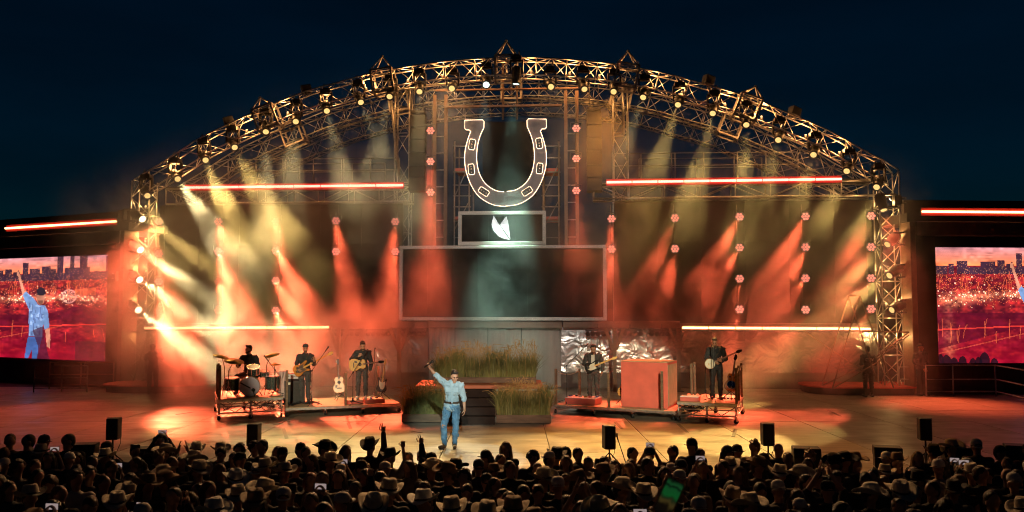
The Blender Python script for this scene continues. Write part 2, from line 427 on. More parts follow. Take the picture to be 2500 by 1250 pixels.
sm_scr = framed_screen('logo_screen', 'small dark screen showing a white leaf emblem', 1119, 1333, 515, 599, 32.55, 0.14, 3, 1)
# the leaf emblem (white patterned leaves) on the small screen
leafm = bpy.data.materials.new('leaf_emblem'); leafm.use_nodes = True; t = leafm.node_tree; b = t.nodes['Principled BSDF']
tc = t.nodes.new('ShaderNodeTexCoord'); vo = t.nodes.new('ShaderNodeTexVoronoi'); vo.feature = 'DISTANCE_TO_EDGE'; vo.inputs['Scale'].default_value = 7
rp = t.nodes.new('ShaderNodeValToRGB'); rp.color_ramp.elements[0].position = 0.02; rp.color_ramp.elements[1].position = 0.09
rp.color_ramp.elements[0].color = (0.25,0.26,0.36,1); rp.color_ramp.elements[1].color = (1,1,1,1)
t.links.new(tc.outputs['Object'], vo.inputs['Vector']); t.links.new(vo.outputs['Distance'], rp.inputs[0]); t.links.new(rp.outputs[0], b.inputs['Emission Color']); b.inputs['Emission Strength'].default_value = 0.85
leafm.cycles.emission_sampling = 'NONE'
DL = 32.50
for pts in ([(1205,526),(1200,548),(1204,562),(1216,576),(1232,583),(1245,586),(1236,574),(1224,556),(1213,540)], [(1236,528),(1226,541),(1221,549),(1230,562),(1239,574),(1246,584),(1243,560),(1240,540)]):
    MB().prism([Q(x,y,DL) for x,y in pts], SN*0.02).build('leaf', leafm, sm_scr)
# ledge under / over the centre screen
ledge = thing('screen_ledge', 'pale narrow ledge on top of the wide centre screen', 'ledge', Q(1228,604,32.2))
MB().sbox(Q(1003,608,32.15), Q(1452,600,32.15), -0.12, 0.0).build('rail', offwhite, ledge, bevel=0.01)

hs_root = thing('horseshoe_sign', 'giant horseshoe sign outlined in warm neon', 'sign', Q(1235, 498, 32.6))
neon = glow('warm_neon', (1.0,0.66,0.42), 3.0, True)
hsm = mat('sign_face', (0.17,0.14,0.15), 0.45, 0, 0.2, 3)
def hp(x, y): return (950+x/3.572, 270+y/3.572)
outer = [(660,83),(658,155),(672,168),(698,169),(711,182),(690,240),(668,320),(658,400),(662,480),(680,560),(715,650),(770,735),(840,790),(920,825),(1015,837)]
inner = [(815,80),(828,95),(826,150),(795,215),(772,300),(763,400),(770,480),(790,555),(830,625),(880,670),(940,700),(1015,709)]
mir = lambda L: [(2030-x, y-9 if y < 170 else y-4) for x, y in L]
def smooth2(L, n=4): return [tuple(q) for q in catmull([Vector((x,y,0)) for x,y in L], n)]
o_l = outer[:4]+[p[:2] for p in smooth2(outer[4:])]; i_l = inner[:2]+[p[:2] for p in smooth2(inner[2:])]
DH = 32.6
face = MB()
for L_o, L_i in ((o_l, i_l), (mir(o_l), mir(i_l))):
    poly = [Q(*hp(x,y), DH) for x, y in L_o]+[Q(*hp(x,y), DH) for x, y in L_i[::-1]]
    face.prism(poly, SN*0.22)
face.build('face', hsm, hs_root)
for L_o, L_i in ((o_l, i_l), (mir(o_l), mir(i_l))):
    for seg in (L_o, L_i[:-1]+[(L_i[-1][0]+(-14 if L_i is i_l else 14), L_i[-1][1])], [L_o[0], L_i[0]]):
        MB().path([Q(*hp(x,y), DH-0.05) for x, y in seg], 0.016, 6).build('neon_tube', neon, hs_root, smooth=True)
for cx, cy_, ang in ((723,295,8),(717,512,-6),(826,706,-57),(1308,285,-8),(1313,504,6),(1203,704,57)):
    w_, h_ = 26, 46; a = R(ang); pts = []
    for ux, uy in ((-1,-.72),(-.72,-1),(.72,-1),(1,-.72),(1,.72),(.72,1),(-.72,1),(-1,.72)):
        x = ux*w_; y = uy*h_; pts.append(hp(cx+x*math.cos(a)-y*math.sin(a), cy_+x*math.sin(a)+y*math.cos(a)))
    MB().path([Q(x,y,DH-0.045) for x,y in pts], 0.013, 6, close=True).build('nail_hole_neon', neon, hs_root, smooth=True)
    MB().prism([Q(x,y,DH-0.012) for x,y in pts], SN*0.01).build('nail_hole', black, hs_root)
    for q in (-24, 0, 24):
        x, y = hp(cx-q*math.sin(a), cy_+q*math.cos(a)); MB().ell(Q(x,y,DH-0.03), (0.03,0.03,0.03)).build('nail_head', chrome, hs_root, smooth=True)
# dark gauze panel inside the horseshoe
gz = MB().sbox(Q(1178,480,32.95), Q(1310,296,32.95), 0, 0.04).build('dark_backdrop_panel', screenblack); tag(gz, 'plain black panel hung inside the horseshoe', 'panel')

# portal frame behind the horseshoe: columns, header beams
def ladder_col(x0, x1, y0, y1, D, lab, n=9):
    a = Q(x0, y0, D); b = Q(x1, y0, D); z0 = Q(x0, y1, D).z
    root = thing('ladder_column', lab, 'column', (a.x, a.y, z0), 0, 'ladder columns of the centre portal')
    for p in (a, b): MB().bar(p, (p.x, p.y, z0), 0.14, 0.14, up=SN).build('upright', brownsteel, root)
    for i in range(n):
        z = z0+(a.z-z0)*(i+.5)/n; MB().tube((a.x,a.y,z), (b.x,b.y,z), 0.028, 6).build('rung', galv, root, smooth=True)
ladder_col(1062, 1089, 232, 600, 33.5, 'left ladder column of the portal around the horseshoe')
ladder_col(1381, 1408, 222, 600, 33.5, 'right ladder column of the portal around the horseshoe')
for y, dd, lab in ((217, 33.3, 'upper dark header beam under the arch crown'), (258, 33.2, 'lower rust-brown header beam above the horseshoe')):
    m = MB(); m.sbox(Q(1060 if y == 217 else 1086, y+5, dd), Q(1412 if y == 217 else 1372, y-5, dd), 0, 0.16); o = m.build('header_beam', brownsteel, bevel=0.01); tag(o, lab, 'beam')
for i, x in enumerate((1228, 1262)):
    o = MB().tube(Q(x,150,33.4), Q(x,292,33.4), 0.05, 8).build('hanger_pole', brownsteel, smooth=True); tag(o, ('left' if i == 0 else 'right')+' hanger pole above the horseshoe', 'pole')
# scaffold behind the horseshoe
def scaffold(x0, x1, lab):
    D = 35.2; root = thing('scaffold', lab, 'scaffold', F(x0, 900) if False else Vector((Q(x0,600,D).x, Q(x0,600,D).y, 0)))
    for x in (x0, x1):
        for d in (0, 1.6): MB().tube(Q(x, 345, D)+SN*d, Vector((Q(x,345,D).x, Q(x,345,D).y, 0))+SN*d, 0.035, 6).build('standard', galv, root, smooth=True)
    for y in (357, 385, 420, 452, 478, 505, 540, 580):
        MB().tube(Q(x0-4, y, D), Q(x1+4, y, D), 0.03, 6).build('ledger', galv, root, smooth=True)
    for ya, yb in ((400,480),(490,560)): MB().tube(Q(x0, yb, D), Q(x1, ya, D), 0.025, 6).build('brace', galv, root, smooth=True)
    for y in (412, 530):
        m = MB(); m.sbox(Q(x0, y+5, D), Q(x1, y-2, D), 0.05, 1.5); m.build('deck', redpaint, root)
scaffold(1110, 1146, 'scaffold tower with red decks left behind the horseshoe')
scaffold(1326, 1364, 'scaffold tower with red decks right behind the horseshoe')

# hanging loudspeaker arrays
def line_array(x0, x1, y0, y1, n, lab):
    D = 33.0; a = Q(x0, y0, D); b = Q(x1, y0, D); zb = Q(x0, y1, D).z
    c = (a+b)/2; root = thing('hanging_loudspeaker_array', lab, 'loudspeakers', (c.x, c.y, zb), SROT, 'hanging loudspeaker arrays'); W = (b-a).length
    h = (a.z-zb)/n
    me = MB().prism([(-W/2,-0.18,-h*.47),(W/2,-0.18,-h*.47),(W/2,-0.18,h*.47),(-W/2,-0.18,h*.47)], (0,0.5,0)).mesh('cabinet', black)
    gm = MB().box((0,-0.195,0), (W*.92, 0.02, h*.78)).mesh('grille', grille)
    for i in range(n):
        tl = -0.02*(n-i-1)
        o = link_mesh('cabinet', me, root, (0, tl*2, h*(i+.5)), (R(-1.5)*(n-1-i)*.6, 0, 0)); link_mesh('grille', gm, o)
    MB().box((0,0.05,h*n+.12), (W*.9, 0.5, 0.10)).build('bumper', darksteel, root, world=False)
    for s in (-1, 1): MB().tube((s*W*.3,0.05,h*n+.1), (s*W*.3,0.05,h*n+1.2), 0.02, 5).build('chain', darksteel, root, world=False)
grille = mat('speaker_grille', (0.03,0.028,0.026), 0.6, 0.3, 0.4, 60)
line_array(1003, 1040, 282, 470, 6, 'hanging loudspeaker array left of the horseshoe')
line_array(1432, 1468, 275, 470, 6, 'hanging loudspeaker array right of the horseshoe')

# catwalk bridges with handrails
def bridge(x0, x1, yt0, yt1, side):
    D = 32.9; root = thing('lighting_bridge', 'flat lattice bridge carrying the %s upper light strip' % side, 'bridge truss', Q(x0, yt0+40, D))
    tp = [Q(x0+(x1-x0)*i/8, yt0+(yt1-yt0)*i/8, D) for i in range(9)]
    bt = [Q(x0+(x1-x0)*i/8, yt0+36+(yt1-yt0)*i/8*1.0, D) for i in range(9)]
    for dd in (0, 0.9):
        MB().path([p+SN*dd for p in tp], 0.035, 6).build('top_chord', alu, root, smooth=True)
        MB().path([p+SN*dd for p in bt], 0.05, 6).build('bottom_chord', alu, root, smooth=True)
        for i in range(9):
            MB().tube(tp[i]+SN*dd, bt[i]+SN*dd, 0.022, 5).build('post', alu, root, smooth=True)
            if i < 8:
                a, b = (tp[i], bt[i+1]) if i % 2 == 0 else (bt[i], tp[i+1]); MB().tube(a+SN*dd, b+SN*dd, 0.024, 5).build('diagonal', alu, root, smooth=True)
    d = MB(); d.prism([tp[0]+SZ*0.04, tp[-1]+SZ*0.04, tp[-1]+SN*0.9+SZ*0.04, tp[0]+SN*0.9+SZ*0.04], SZ*0.05); d.build('deck', darksteel, root)
bridge(405, 1000, 462, 456, 'left'); bridge(1450, 2140, 449, 441, 'right')
def railing(name, xs, yt0, yt1, yb0, yb1, D, lab, r=0.022, m=galv, base=None):
    a = Q(xs[0], yb0, D); root = thing(name, lab, 'railing', a)
    L = lambda y0, y1, i, k: Q(xs[i], y0+(y1-y0)*(xs[i]-xs[0])/(xs[-1]-xs[0]), D)
    n = len(xs)
    for i in range(n):
        MB().tube(L(yt0,yt1,i,0), L(yb0,yb1,i,0), r, 6).build('post', m, root, smooth=True)
    for f in (0, 0.5):
        p = [L(yt0+(yb0-yt0)*f, yt1+(yb1-yt1)*f, i, 0) for i in range(n)]
        MB().path(p, r*.9, 6).build('rail', m, root, smooth=True)
    return root
railing('handrail', (557,625,690,697,765,833,839,905,975), 390, 386, 446, 443, 33.7, 'thin metal handrail on the left bridge')
railing('handrail', (1496,1565,1640,1648,1718,1792,1800,1870,1948), 375, 371, 436, 431, 33.7, 'thin metal handrail on the right bridge')
railing('handrail', (590,730,860,940), 402, 398, 440, 440, 36.5, 'rear handrail beyond the left bridge')
railing('handrail', (1560,1700,1860), 388, 385, 432, 430, 36.5, 'rear handrail beyond the right bridge')

# light strips (rows of LED battens)
redstrip = glow('red_light_strip', (1.0,0.22,0.16), 5.0, True); halo_plate = mat('red_halo_plate', (0.55,0.035,0.03), 0.5, 0, .1)  # red of the added plate that stands in for the tubes' glow halo
orgstrip = glow('orange_light_strip', (1.0,0.40,0.16), 6.0, True)
def strip(x0, y0, x1, y1, D, n, lab, m, fn=Q, r=0.048, D1=None):
    a = fn(x0, y0, D); b = fn(x1, y1, D if D1 is None else D1); root = thing('light_strip', lab, 'light strip', a, 0, 'glowing light strips')
    h = MB(); h.bar(a+SN*0.09-SZ*0.03, b+SN*0.09-SZ*0.03, 0.07, 0.20, up=SZ); h.build('housing', blackmetal, root)
    rf = MB(); rf.bar(a+SN*0.06, b+SN*0.06, 0.02, 0.28 if m is redstrip else .16, up=SZ); rf.build('halo_plate', halo_plate if m is redstrip else brownsteel, root)  # plate added behind the tubes to give a halo
    for i in range(n):
        p = a.lerp(b, (i+.02)/n); q = a.lerp(b, (i+.98)/n); MB().tube(p, q, r, 8).build('tube', m, root, smooth=True)
strip(451, 458, 985, 452, 32.5, 8, 'red glowing light strip on the left upper bridge', redstrip)
strip(1480, 445, 2056, 437, 32.5, 9, 'red glowing light strip on the right upper bridge', redstrip)
strip(352, 801, 803, 799, 31.2, 9, 'orange-white light strip low on the left, behind the drummer', orgstrip, r=0.042)
strip(1665, 800, 2126, 803, 31.2, 7, 'orange-white light strip low on the right, behind the banjo player', orgstrip, r=0.042)

# ---------------------------------------------------------------- lower back wall: fascia, foil panels, drapes, skirt, posts
foil = bpy.data.materials.new('crumpled_foil'); foil.use_nodes = True; t = foil.node_tree; b = t.nodes['Principled BSDF']
b.inputs['Base Color'].default_value = (0.42,0.40,0.385,1); b.inputs['Metallic'].default_value = 1.0; b.inputs['Roughness'].default_value = 0.26
tc = t.nodes.new('ShaderNodeTexCoord'); oi = t.nodes.new('ShaderNodeObjectInfo'); va = t.nodes.new('ShaderNodeVectorMath'); va.operation = 'ADD'
mu = t.nodes.new('ShaderNodeMath'); mu.operation = 'MULTIPLY'; mu.inputs[1].default_value = 31; t.links.new(oi.outputs['Random'], mu.inputs[0]); t.links.new(mu.outputs[0], va.inputs[1])
t.links.new(tc.outputs['Object'], va.inputs[0])
nz = t.nodes.new('ShaderNodeTexNoise'); nz.inputs['Scale'].default_value = 1.6; nz.inputs['Detail'].default_value = 2.5; nz.inputs['Distortion'].default_value = 0.8; t.links.new(va.outputs[0], nz.inputs['Vector'])
bp = t.nodes.new('ShaderNodeBump'); bp.inputs['Strength'].default_value = 0.5; bp.inputs['Distance'].default_value = 0.14; t.links.new(nz.outputs['Fac'], bp.inputs['Height']); t.links.new(bp.outputs[0], b.inputs['Normal'])
WALL_D = 33.3
for k, (x0, x1, n, lab) in enumerate(((392,826,5,'crumpled mirror foil wall behind the drummer'),(830,970,2,'crumpled mirror foil wall left, behind the acoustic guitarist'),(975,1046,1,'narrow crumpled mirror foil panel left of the pale drapes'),(1370,1498,2,'bright crumpled mirror foil wall behind the electric guitarist'),(1504,1654,2,'crumpled mirror foil wall behind the big red box'),(1660,2140,6,'crumpled mirror foil wall behind the banjo player'))):
    wall_panels('foil_wall', lab, 'foil wall', x0, x1, 800, 909, WALL_D, n, 1, foil, 0.012, 0.10, 'foil_panel')
# dark skirt under the foil
skirt_m = mat('grey_skirt_cloth', (0.14,0.11,0.10), 0.8, 0, 0.2, 2, 0.3, 4, stretch=(4,1,0.3))
for x0, x1, lab in ((388,1046,'dark cloth skirt along the foot of the left foil wall'), (1370,2144,'dark cloth skirt along the foot of the right foil wall')):
    n = 60; pts = []
    top = [Q(x0+(x1-x0)*i/n, 909.5, WALL_D)-SN*(0.02+0.02*math.sin(i*1.9)) for i in range(n+1)]
    bot = [Vector((p.x, p.y, 0.0))-SN*(0.02*math.sin(i*1.3)) for i, p in enumerate(top)]
    m = MB(); m.add(top+bot+[p+SN*0.03 for p in top]+[p+SN*0.03 for p in bot], [(i, i+1, n+2+i, n+1+i) for i in range(n)]+[(2*n+2+i, 3*n+3+i, 3*n+4+i, 2*n+3+i) for i in range(n)]+[(i, 2*n+2+i, 2*n+3+i, i+1) for i in range(n)])
    tag(m.build('stage_skirt', skirt_m, smooth=True), lab, 'skirt')
# pale drapes
drape_m = mat('pale_drape', (0.48,0.42,0.38), 0.75, 0, 0.12, 1.2, 0.15, 20, stretch=(3,1,0.4))
for k, (x0, x1, amp, lab) in enumerate(((1047,1110,0.02,'flat pale panel left of the grass'),(1112,1190,0.02,'pale hanging drape behind the left of the grass'),(1192,1272,0.035,'pale hanging drape with soft folds behind the grass'),(1274,1369,0.012,'smooth pale panel right of the grass'))):
    n = 48; a = Q(x0, 801, WALL_D+0.05); b_ = Q(x1, 801, WALL_D+0.05)
    row0 = []; 
    for i in range(n+1):
        p = a.lerp(b_, i/n)-SN*(amp*math.sin(i*0.95+k)+amp*.6*math.sin(i*.37)); row0.append(p)
    bot = [Vector((p.x, p.y, 0.02)) for p in row0]
    m = MB(); m.add(row0+bot+[p+SN*0.02 for p in row0]+[p+SN*0.02 for p in bot], [(i, i+1, n+2+i, n+1+i) for i in range(n)]+[(2*n+2+i, 3*n+3+i, 3*n+4+i, 2*n+3+i) for i in range(n)])
    tag(m.build('drape', drape_m, smooth=True), lab, 'drape')
# fascia beam over the opening
fas = thing('fascia_beam', 'long dark beam under the screens above the foil walls', 'beam', Q(388, 798, 32.6))
for x0, x1 in ((806,1044),(1046,1372),(1374,1660)):
    MB().sbox(Q(x0,800,32.6), Q(x1,784,32.6), 0, 0.5).build('board', brownsteel, fas, bevel=0.01)
for x0, x1 in ((388,804),(1662,2140)): MB().sbox(Q(x0,799,32.9), Q(x1,790,32.9), 0, 0.3).build('board', brownsteel, fas, bevel=0.01)
# wooden posts with V brackets
for x, lab in ((827,'dark post with V bracket between drummer and acoustic guitarist'),(975,'dark post with V bracket left of the grass planters'),(1500,'dark post with V bracket right of the electric guitarist'),(1656,'dark post with V bracket behind the big red box')):
    tp = Q(x, 800, 31.9); root = thing('bracket_post', lab, 'post', (tp.x, tp.y, 0), 0, 'dark bracket posts')
    MB().bar((tp.x,tp.y,0), tp, 0.14, 0.14, up=SN).build('upright', timber, root, bevel=0.01)
    mid = Vector((tp.x,tp.y,tp.z-0.85))
    for s in (-1, 1): MB().bar(mid+SX*s*.06, tp+SX*s*0.36-SN*0.003, 0.12, 0.10, up=SN).build('bracket', timber, root, bevel=0.01)
    MB().box((tp.x,tp.y,0.02), (0.3,0.3,0.04)).build('foot_plate', darksteel, root)
# lamp bars (five unlit lamps in a row)
lampg = mat('lamp_glass', (0.20,0.10,0.06), 0.15, 0.3, 0.2, 20)
lb_case = MB().box((0,0,0.10), (0.98,0.16,0.10)).mesh('case', blackmetal)
lb_can = MB().lathe([(0.05,-0.1),(0.085,-0.09),(0.095,0.02),(0.095,0.05)], (0,0,0), (0,-1,-0.35), 12).mesh('lamp_can', blackmetal, True)
lb_len = MB().disc((0,-0.045,-0.017), (0,-1,-0.35), 0.08, 12).mesh('lamp_glass', lampg)
for k, x in enumerate((848, 924, 1010, 1460, 1538, 1616)):
    p = Q(x, 812, 32.3); root = thing('lamp_bar', nth(k)+' from left of the bars of five unlit lamps under the dark beam', 'lamp bar', p, SROT, 'lamp bars')
    link_mesh('case', lb_case, root)
    for i in range(5):
        o = link_mesh('lamp_can', lb_can, root, ((i-2)*0.2, -0.02, -0.04)); link_mesh('lamp_glass', lb_len, o)
    MB().tube((0,0.0,0.15), (0,0.05,0.34), 0.02, 6).build('hanger', darksteel, root, world=False)
# ---------------------------------------------------------------- side wings with video screens
# the picture on both screens: a skyline at dusk over a lit city, grasses, and the singer; drawn cell by cell like an LED wall
PW, PH = 250, 164
def draw_picture():
    rng = np.random.default_rng(3)
    yy, xx = np.mgrid[0:PH, 0:PW]; X = xx/PW*406.0; Y = yy/PH*265.0          # photo-like units
    img = np.zeros((PH, PW, 3))
    def blend(mask, col, a=1.0): img[mask] = img[mask]*(1-a)+np.array(col)*a
    def smoothn(sx, sy, seed):
        r = np.random.default_rng(seed); gy, gx = int(265/sy)+3, int(406/sx)+3; g = r.random((gy, gx))
        fx = X/sx; fy = Y/sy; ix = fx.astype(int); iy = fy.astype(int); u = fx-ix; v = fy-iy; u = u*u*(3-2*u); v = v*v*(3-2*v)
        return (g[iy,ix]*(1-u)+g[iy,ix+1]*u)*(1-v)+(g[iy+1,ix]*(1-u)+g[iy+1,ix+1]*u)*v
    g = np.clip(Y/42, 0, 1)[...,None]
    img[:] = np.array((0.50,0.22,0.24))*(1-g)+np.array((0.95,0.24,0.08))*g
    cl = smoothn(60, 5, 1)*smoothn(22, 3, 2); img *= (1-0.55*np.clip(cl*1.6-0.45, 0, 1)*(Y < 45))[...,None]
    # city ground
    gr = Y > 42; n = smoothn(18, 9, 3)*.6+smoothn(6, 4, 4)*.4
    base = np.stack([0.05+0.50*n*n*n+.12*n, 0.006+0.03*n*n, 0.012+0.02*n], -1); img[gr] = base[gr]
    lowt = np.clip((Y-150)/110, 0, 1)[...,None]; img[:] = np.where(gr[...,None], img*(1-lowt*.7)+np.array((0.30,0.003,0.022))*lowt*.7, img)
    # skyline
    for x, w, h in ((0,30,10),(34,12,16),(52,26,22),(110,36,20),(150,18,24),(172,16,16),(196,14,40),(214,26,24),(244,22,28),(262,18,20),(282,15,62),(312,10,54),(336,17,66),(300,60,24),(370,10,14),(386,0,0),(395,16,52),(352,60,12),(60,170,8),(230,176,10)):
        m = (X >= x) & (X < x+w) & (Y > 52-h) & (Y < 60); blend(m, (0.055,0.022,0.04))
        lit = m & (rng.random((PH,PW)) < 0.10); blend(lit, (0.5,0.2,0.1), .6)
    # lights of the city
    for k in range(1300):
        y = 60+abs(rng.normal(0, 1))*30 if k < 700 else 108+rng.normal(0, 14); x = rng.random()*406
        if y > 262: continue
        i, j = int(y/265*PH), int(x/406*PW); hot = rng.random() < (0.35 if abs(y-108-8*math.sin(x*.02)) < 14 else 0.05)
        img[i, j] = np.maximum(img[i, j], (1.0,0.62,0.40) if hot else (0.62,0.10+.1*rng.random(),0.06))
        if hot and rng.random() < .3 and i+1 < PH and j+1 < PW: img[i:i+2, j:j+2] = np.maximum(img[i:i+2, j:j+2], (1.0,.5,.36))
    for cx, cy, sx, sy in ((40,120,34,12),(95,112,40,10),(210,108,60,7),(300,104,60,6),(370,110,40,6),(30,200,12,40)):
        m = np.exp(-(((X-cx)/sx)**2+((Y-cy)/sy)**2)); img[:] = img+m[...,None]*smoothn(5,4,int(cx))[...,None]*np.array((0.9,0.33,0.16))*.8
    # ferris wheel
    wx, wy = 312, 102; r = np.hypot((X-wx), (Y-wy)); a = np.arctan2(Y-wy, X-wx)
    blend(((r > 15) & (r < 18)) | ((r < 16) & (np.abs(np.mod(a*8/math.pi+.5, 1)-.5) < 0.11)), (0.80,0.40,0.34), .55)
    # arena roof, dark hills
    blend((X > 325) & (X < 375) & (Y > 82-0.08*(X-350)) & (Y < 100), (0.55,0.12,0.05), .55)
    hill = (Y > 150-22*np.exp(-((X-340)/60)**2)) & (Y < 158+0.25*np.abs(X-300)); blend(hill, (0.10,0.006,0.02), .75)
    blend((Y > 150+0.18*(X-60)) & (Y < 172+0.1*(X-60)) & (X > 40), (0.13,0.006,0.02), .5)
    blend((np.abs(Y-188+0.04*X) < 1.6), (0.8,0.06,0.04), .6)
    blend((np.abs(Y-230+0.22*(X-60)) < 1.2) & (X < 300), (0.7,0.12,0.06), .4)
    # grasses
    for k in range(46):
        x0 = rng.random()*406; y0 = (92, 200)[k % 3 == 0]+rng.random()*20; L = 18+rng.random()*26; bend = rng.normal(0, 4)
        for q in range(26):
            u = q/25; x = x0+bend*u*u; y = y0-L*u
            i, j = int(y/265*PH), int(x/406*PW)
            if 0 <= i < PH and 0 <= j < PW: img[i, j] = img[i, j]*.55+np.array((0.75,0.16,0.06))*.45
    m = (X > 330) & (Y > 215); blend(m, (0.05,0.02,0.02), .55)
    # dark shapes of band and crowd at the foot
    for cx, w, h in ((22,12,20),(40,9,14),(60,10,17),(84,8,12),(112,13,26),(8,8,22),(135,9,12),(98,9,15)):
        blend((np.abs(X-cx) < w*np.sqrt(np.clip(1-((265-Y)/h-0.0)**2, 0, 1))) & (Y > 265-h), (0.012,0.006,0.012), .93)
    # the singer
    def poly(pts, col, a=1.0):
        ins = np.zeros((PH,PW), bool); k = len(pts)
        for i in range(k):
            x1, y1 = pts[i]; x2, y2 = pts[(i+1) % k]
            if y1 == y2: continue
            c = ((y1 > Y) != (y2 > Y)) & (X < (x2-x1)*(Y-y1)/(y2-y1)+x1); ins ^= c
        blend(ins, col, a); return ins
    ox = 164
    sh = lambda L: [(x*.88+ox, y) for x, y in L]
    poly(sh([(20,36),(28,40),(46,92),(38,98)]), (0.48,0.20,0.13)); poly(sh([(10,46),(24,32),(30,38),(17,52)]), (0.05,0.02,0.03)); poly(sh([(18,34),(27,34),(28,46),(20,46)]), (0.5,0.22,0.14))
    poly(sh([(38,98),(48,88),(72,108),(84,124),(104,126),(112,140),(118,182),(104,188),(100,168),(99,208),(60,206),(58,136)]), (0.15,0.23,0.40))
    st = (smoothn(4, 14, 9) > .6); s2 = poly(sh([(58,118),(100,130),(99,206),(62,204)]), (0.17,0.25,0.44), .4); blend(s2 & st, (0.07,0.10,0.22), .7); blend(s2 & (smoothn(6, 9, 31) > .68), (.33,.42,.58), .6)
    poly(sh([(78,88),(98,86),(104,98),(100,118),(90,124),(80,116)]), (0.42,0.17,0.11)); poly(sh([(78,84),(88,78),(100,80),(104,94),(98,100),(80,98)]), (0.03,0.02,0.03)); poly(sh([(82,112),(98,112),(94,124),(86,122)]), (0.18,0.07,0.05))
    poly(sh([(106,188),(118,184),(122,214),(120,236),(112,232)]), (0.45,0.18,0.12))
    poly(sh([(58,207),(98,208),(92,236),(86,265),(72,265),(72,240),(60,265),(50,265),(54,232)]), (0.06,0.11,0.28))
    poly(sh([(70,190),(100,180),(104,208),(116,250),(122,265),(86,265),(88,232)]), (0.07,0.012,0.03), .8)
    img *= (.72+.5*smoothn(9, 7, 21)*smoothn(30, 22, 22)*1.6)[...,None]; img[:] = np.clip(img, 0, 1.3)**1.12*1.1
    img *= (0.90+0.10*((yy % 2) == 0))[...,None]
    return img
PIC = draw_picture()
scr_m = bpy.data.materials.new('video_screen'); scr_m.use_nodes = True; t = scr_m.node_tree; b = t.nodes['Principled BSDF']
at_ = t.nodes.new('ShaderNodeAttribute'); at_.attribute_name = 'picture'; b.inputs['Base Color'].default_value = (0.01,0.01,0.01,1); b.inputs['Roughness'].default_value = 0.4
t.links.new(at_.outputs['Color'], b.inputs['Emission Color']); b.inputs['Emission Strength'].default_value = 1.7
scr_m.cycles.emission_sampling = 'NONE'
def video_screen(parent, tl, tr, bl, br):
    iu = np.linspace(0, 1, PW+1)[None,:,None]; iv = np.linspace(0, 1, PH+1)[:,None,None]
    tl, tr, bl, br = [np.array(q) for q in (tl, tr, bl, br)]
    V = ((tl*(1-iu)+tr*iu)*(1-iv)+(bl*(1-iu)+br*iu)*iv).reshape(-1, 3)
    M = obj_matrix(parent).inverted(); V = V @ np.array(M.to_3x3()).T+np.array(M.translation)
    idx = np.arange((PH+1)*(PW+1)).reshape(PH+1, PW+1)
    fs = np.stack([idx[:-1,:-1], idx[1:,:-1], idx[1:,1:], idx[:-1,1:]], -1).reshape(-1, 4)
    me = bpy.data.meshes.new('screen'); me.from_pydata(V.tolist(), [], fs.tolist()); me.materials.append(scr_m)
    ca = me.attributes.new('picture', 'FLOAT_COLOR', 'FACE')
    col = np.concatenate([PIC.reshape(-1, 3), np.ones((PH*PW, 1))], 1).astype(np.float32); ca.data.foreach_set('color', col.ravel())
    return link_mesh('screen', me, parent)
def wing(name, lab, inner_px, out_px, Yi, slope, sgn, ytop, ybot, frame_in, bar, rail_lab, bar_lab):
    # upright plane through the inner edge, running outward; slope = metres back per metre outward
    pi_ = P(inner_px, 700, Yi); dirv = Vector((sgn, slope, 0)).normalized(); nrm = Vector((-dirv.y*sgn, dirv.x*sgn, 0))
    if nrm.y < 0: nrm = -nrm
    zt = P(inner_px, ytop, Yi).z; zb = P(inner_px, ybot, Yi).z; H = zt-zb; W = H*406/265*(1.62 if sgn < 0 else 1.0)
    root = thing(name, lab, 'video screen', (pi_.x, pi_.y, 0))
    pt = lambda d, z, n=0.0: Vector((pi_.x, pi_.y, 0))+dirv*d+nrm*n+Vector((0,0,z))
    def bx(d0, d1, z0, z1, n0, n1, nm, m, bev=0.0):
        q = [pt(d0,z0,n0), pt(d1,z0,n0), pt(d1,z1,n0), pt(d0,z1,n0)]; MB().prism(q, nrm*(n1-n0)).build(nm, m, root, bevel=bev)
    # picture
    a, b_ = (W, 0) if sgn < 0 else (0, W)
    video_screen(root, pt(a,zt), pt(b_,zt), pt(a,zb), pt(b_,zb))
    bx(-0.01, W+.3, zb-.3, zt+.4, 0.05, 0.4, 'cabinet', black)
    # dark surround, lintel, posts
    bx(-0.75, -0.005, 0.0, zt+0.55, -0.12, 0.1, 'jamb', wingdark)
    bx(-1.0, -0.78, 0.0, zt+0.95, -0.2, 0.5, 'post', brownsteel, 0.02)
    bx(-0.78, W+2, zt+0.42, zt+0.95, -0.25, 0.5, 'lintel', brownsteel, 0.02)
    bx(-0.78, W+2, zt+0.02, zt+0.41, -0.05, 0.3, 'header', black)
    bx(-1.0, W+2, zt+0.96, zt+1.28, 0.0, 2.5, 'roof', wingdark)
    bx(-0.6, W+2, zt+1.29, zt+1.9, 0.9, 1.1, 'parapet', wingdark)
    bx(-0.74, W+2, 0.0, zb-0.02, -0.10, 0.3, 'plinth', wingdark)
    # seams of the cladding
    for i in range(4): bx(-0.70+1.9*i+0.02, -0.70+1.9*(i+1)-0.02, 0.25, zb-0.08, -0.14, -0.10, 'plinth_panel', wingdark, 0.01)
    return root, pt, W, zt, zb
lw, lpt, lW, lzt, lzb = wing('video_screen_wing', 'left side video screen showing singer, skyline and red city', 268, 0, 33.2, 0.48, -1, 622, 883, 0, None, '', '')
rw, rpt, rW, rzt, rzb = wing('video_screen_wing', 'right side video screen showing raised arm over red city', 2282, 2500, 30.6, 0.06, 1, 604, 887, 0, None, '', '')
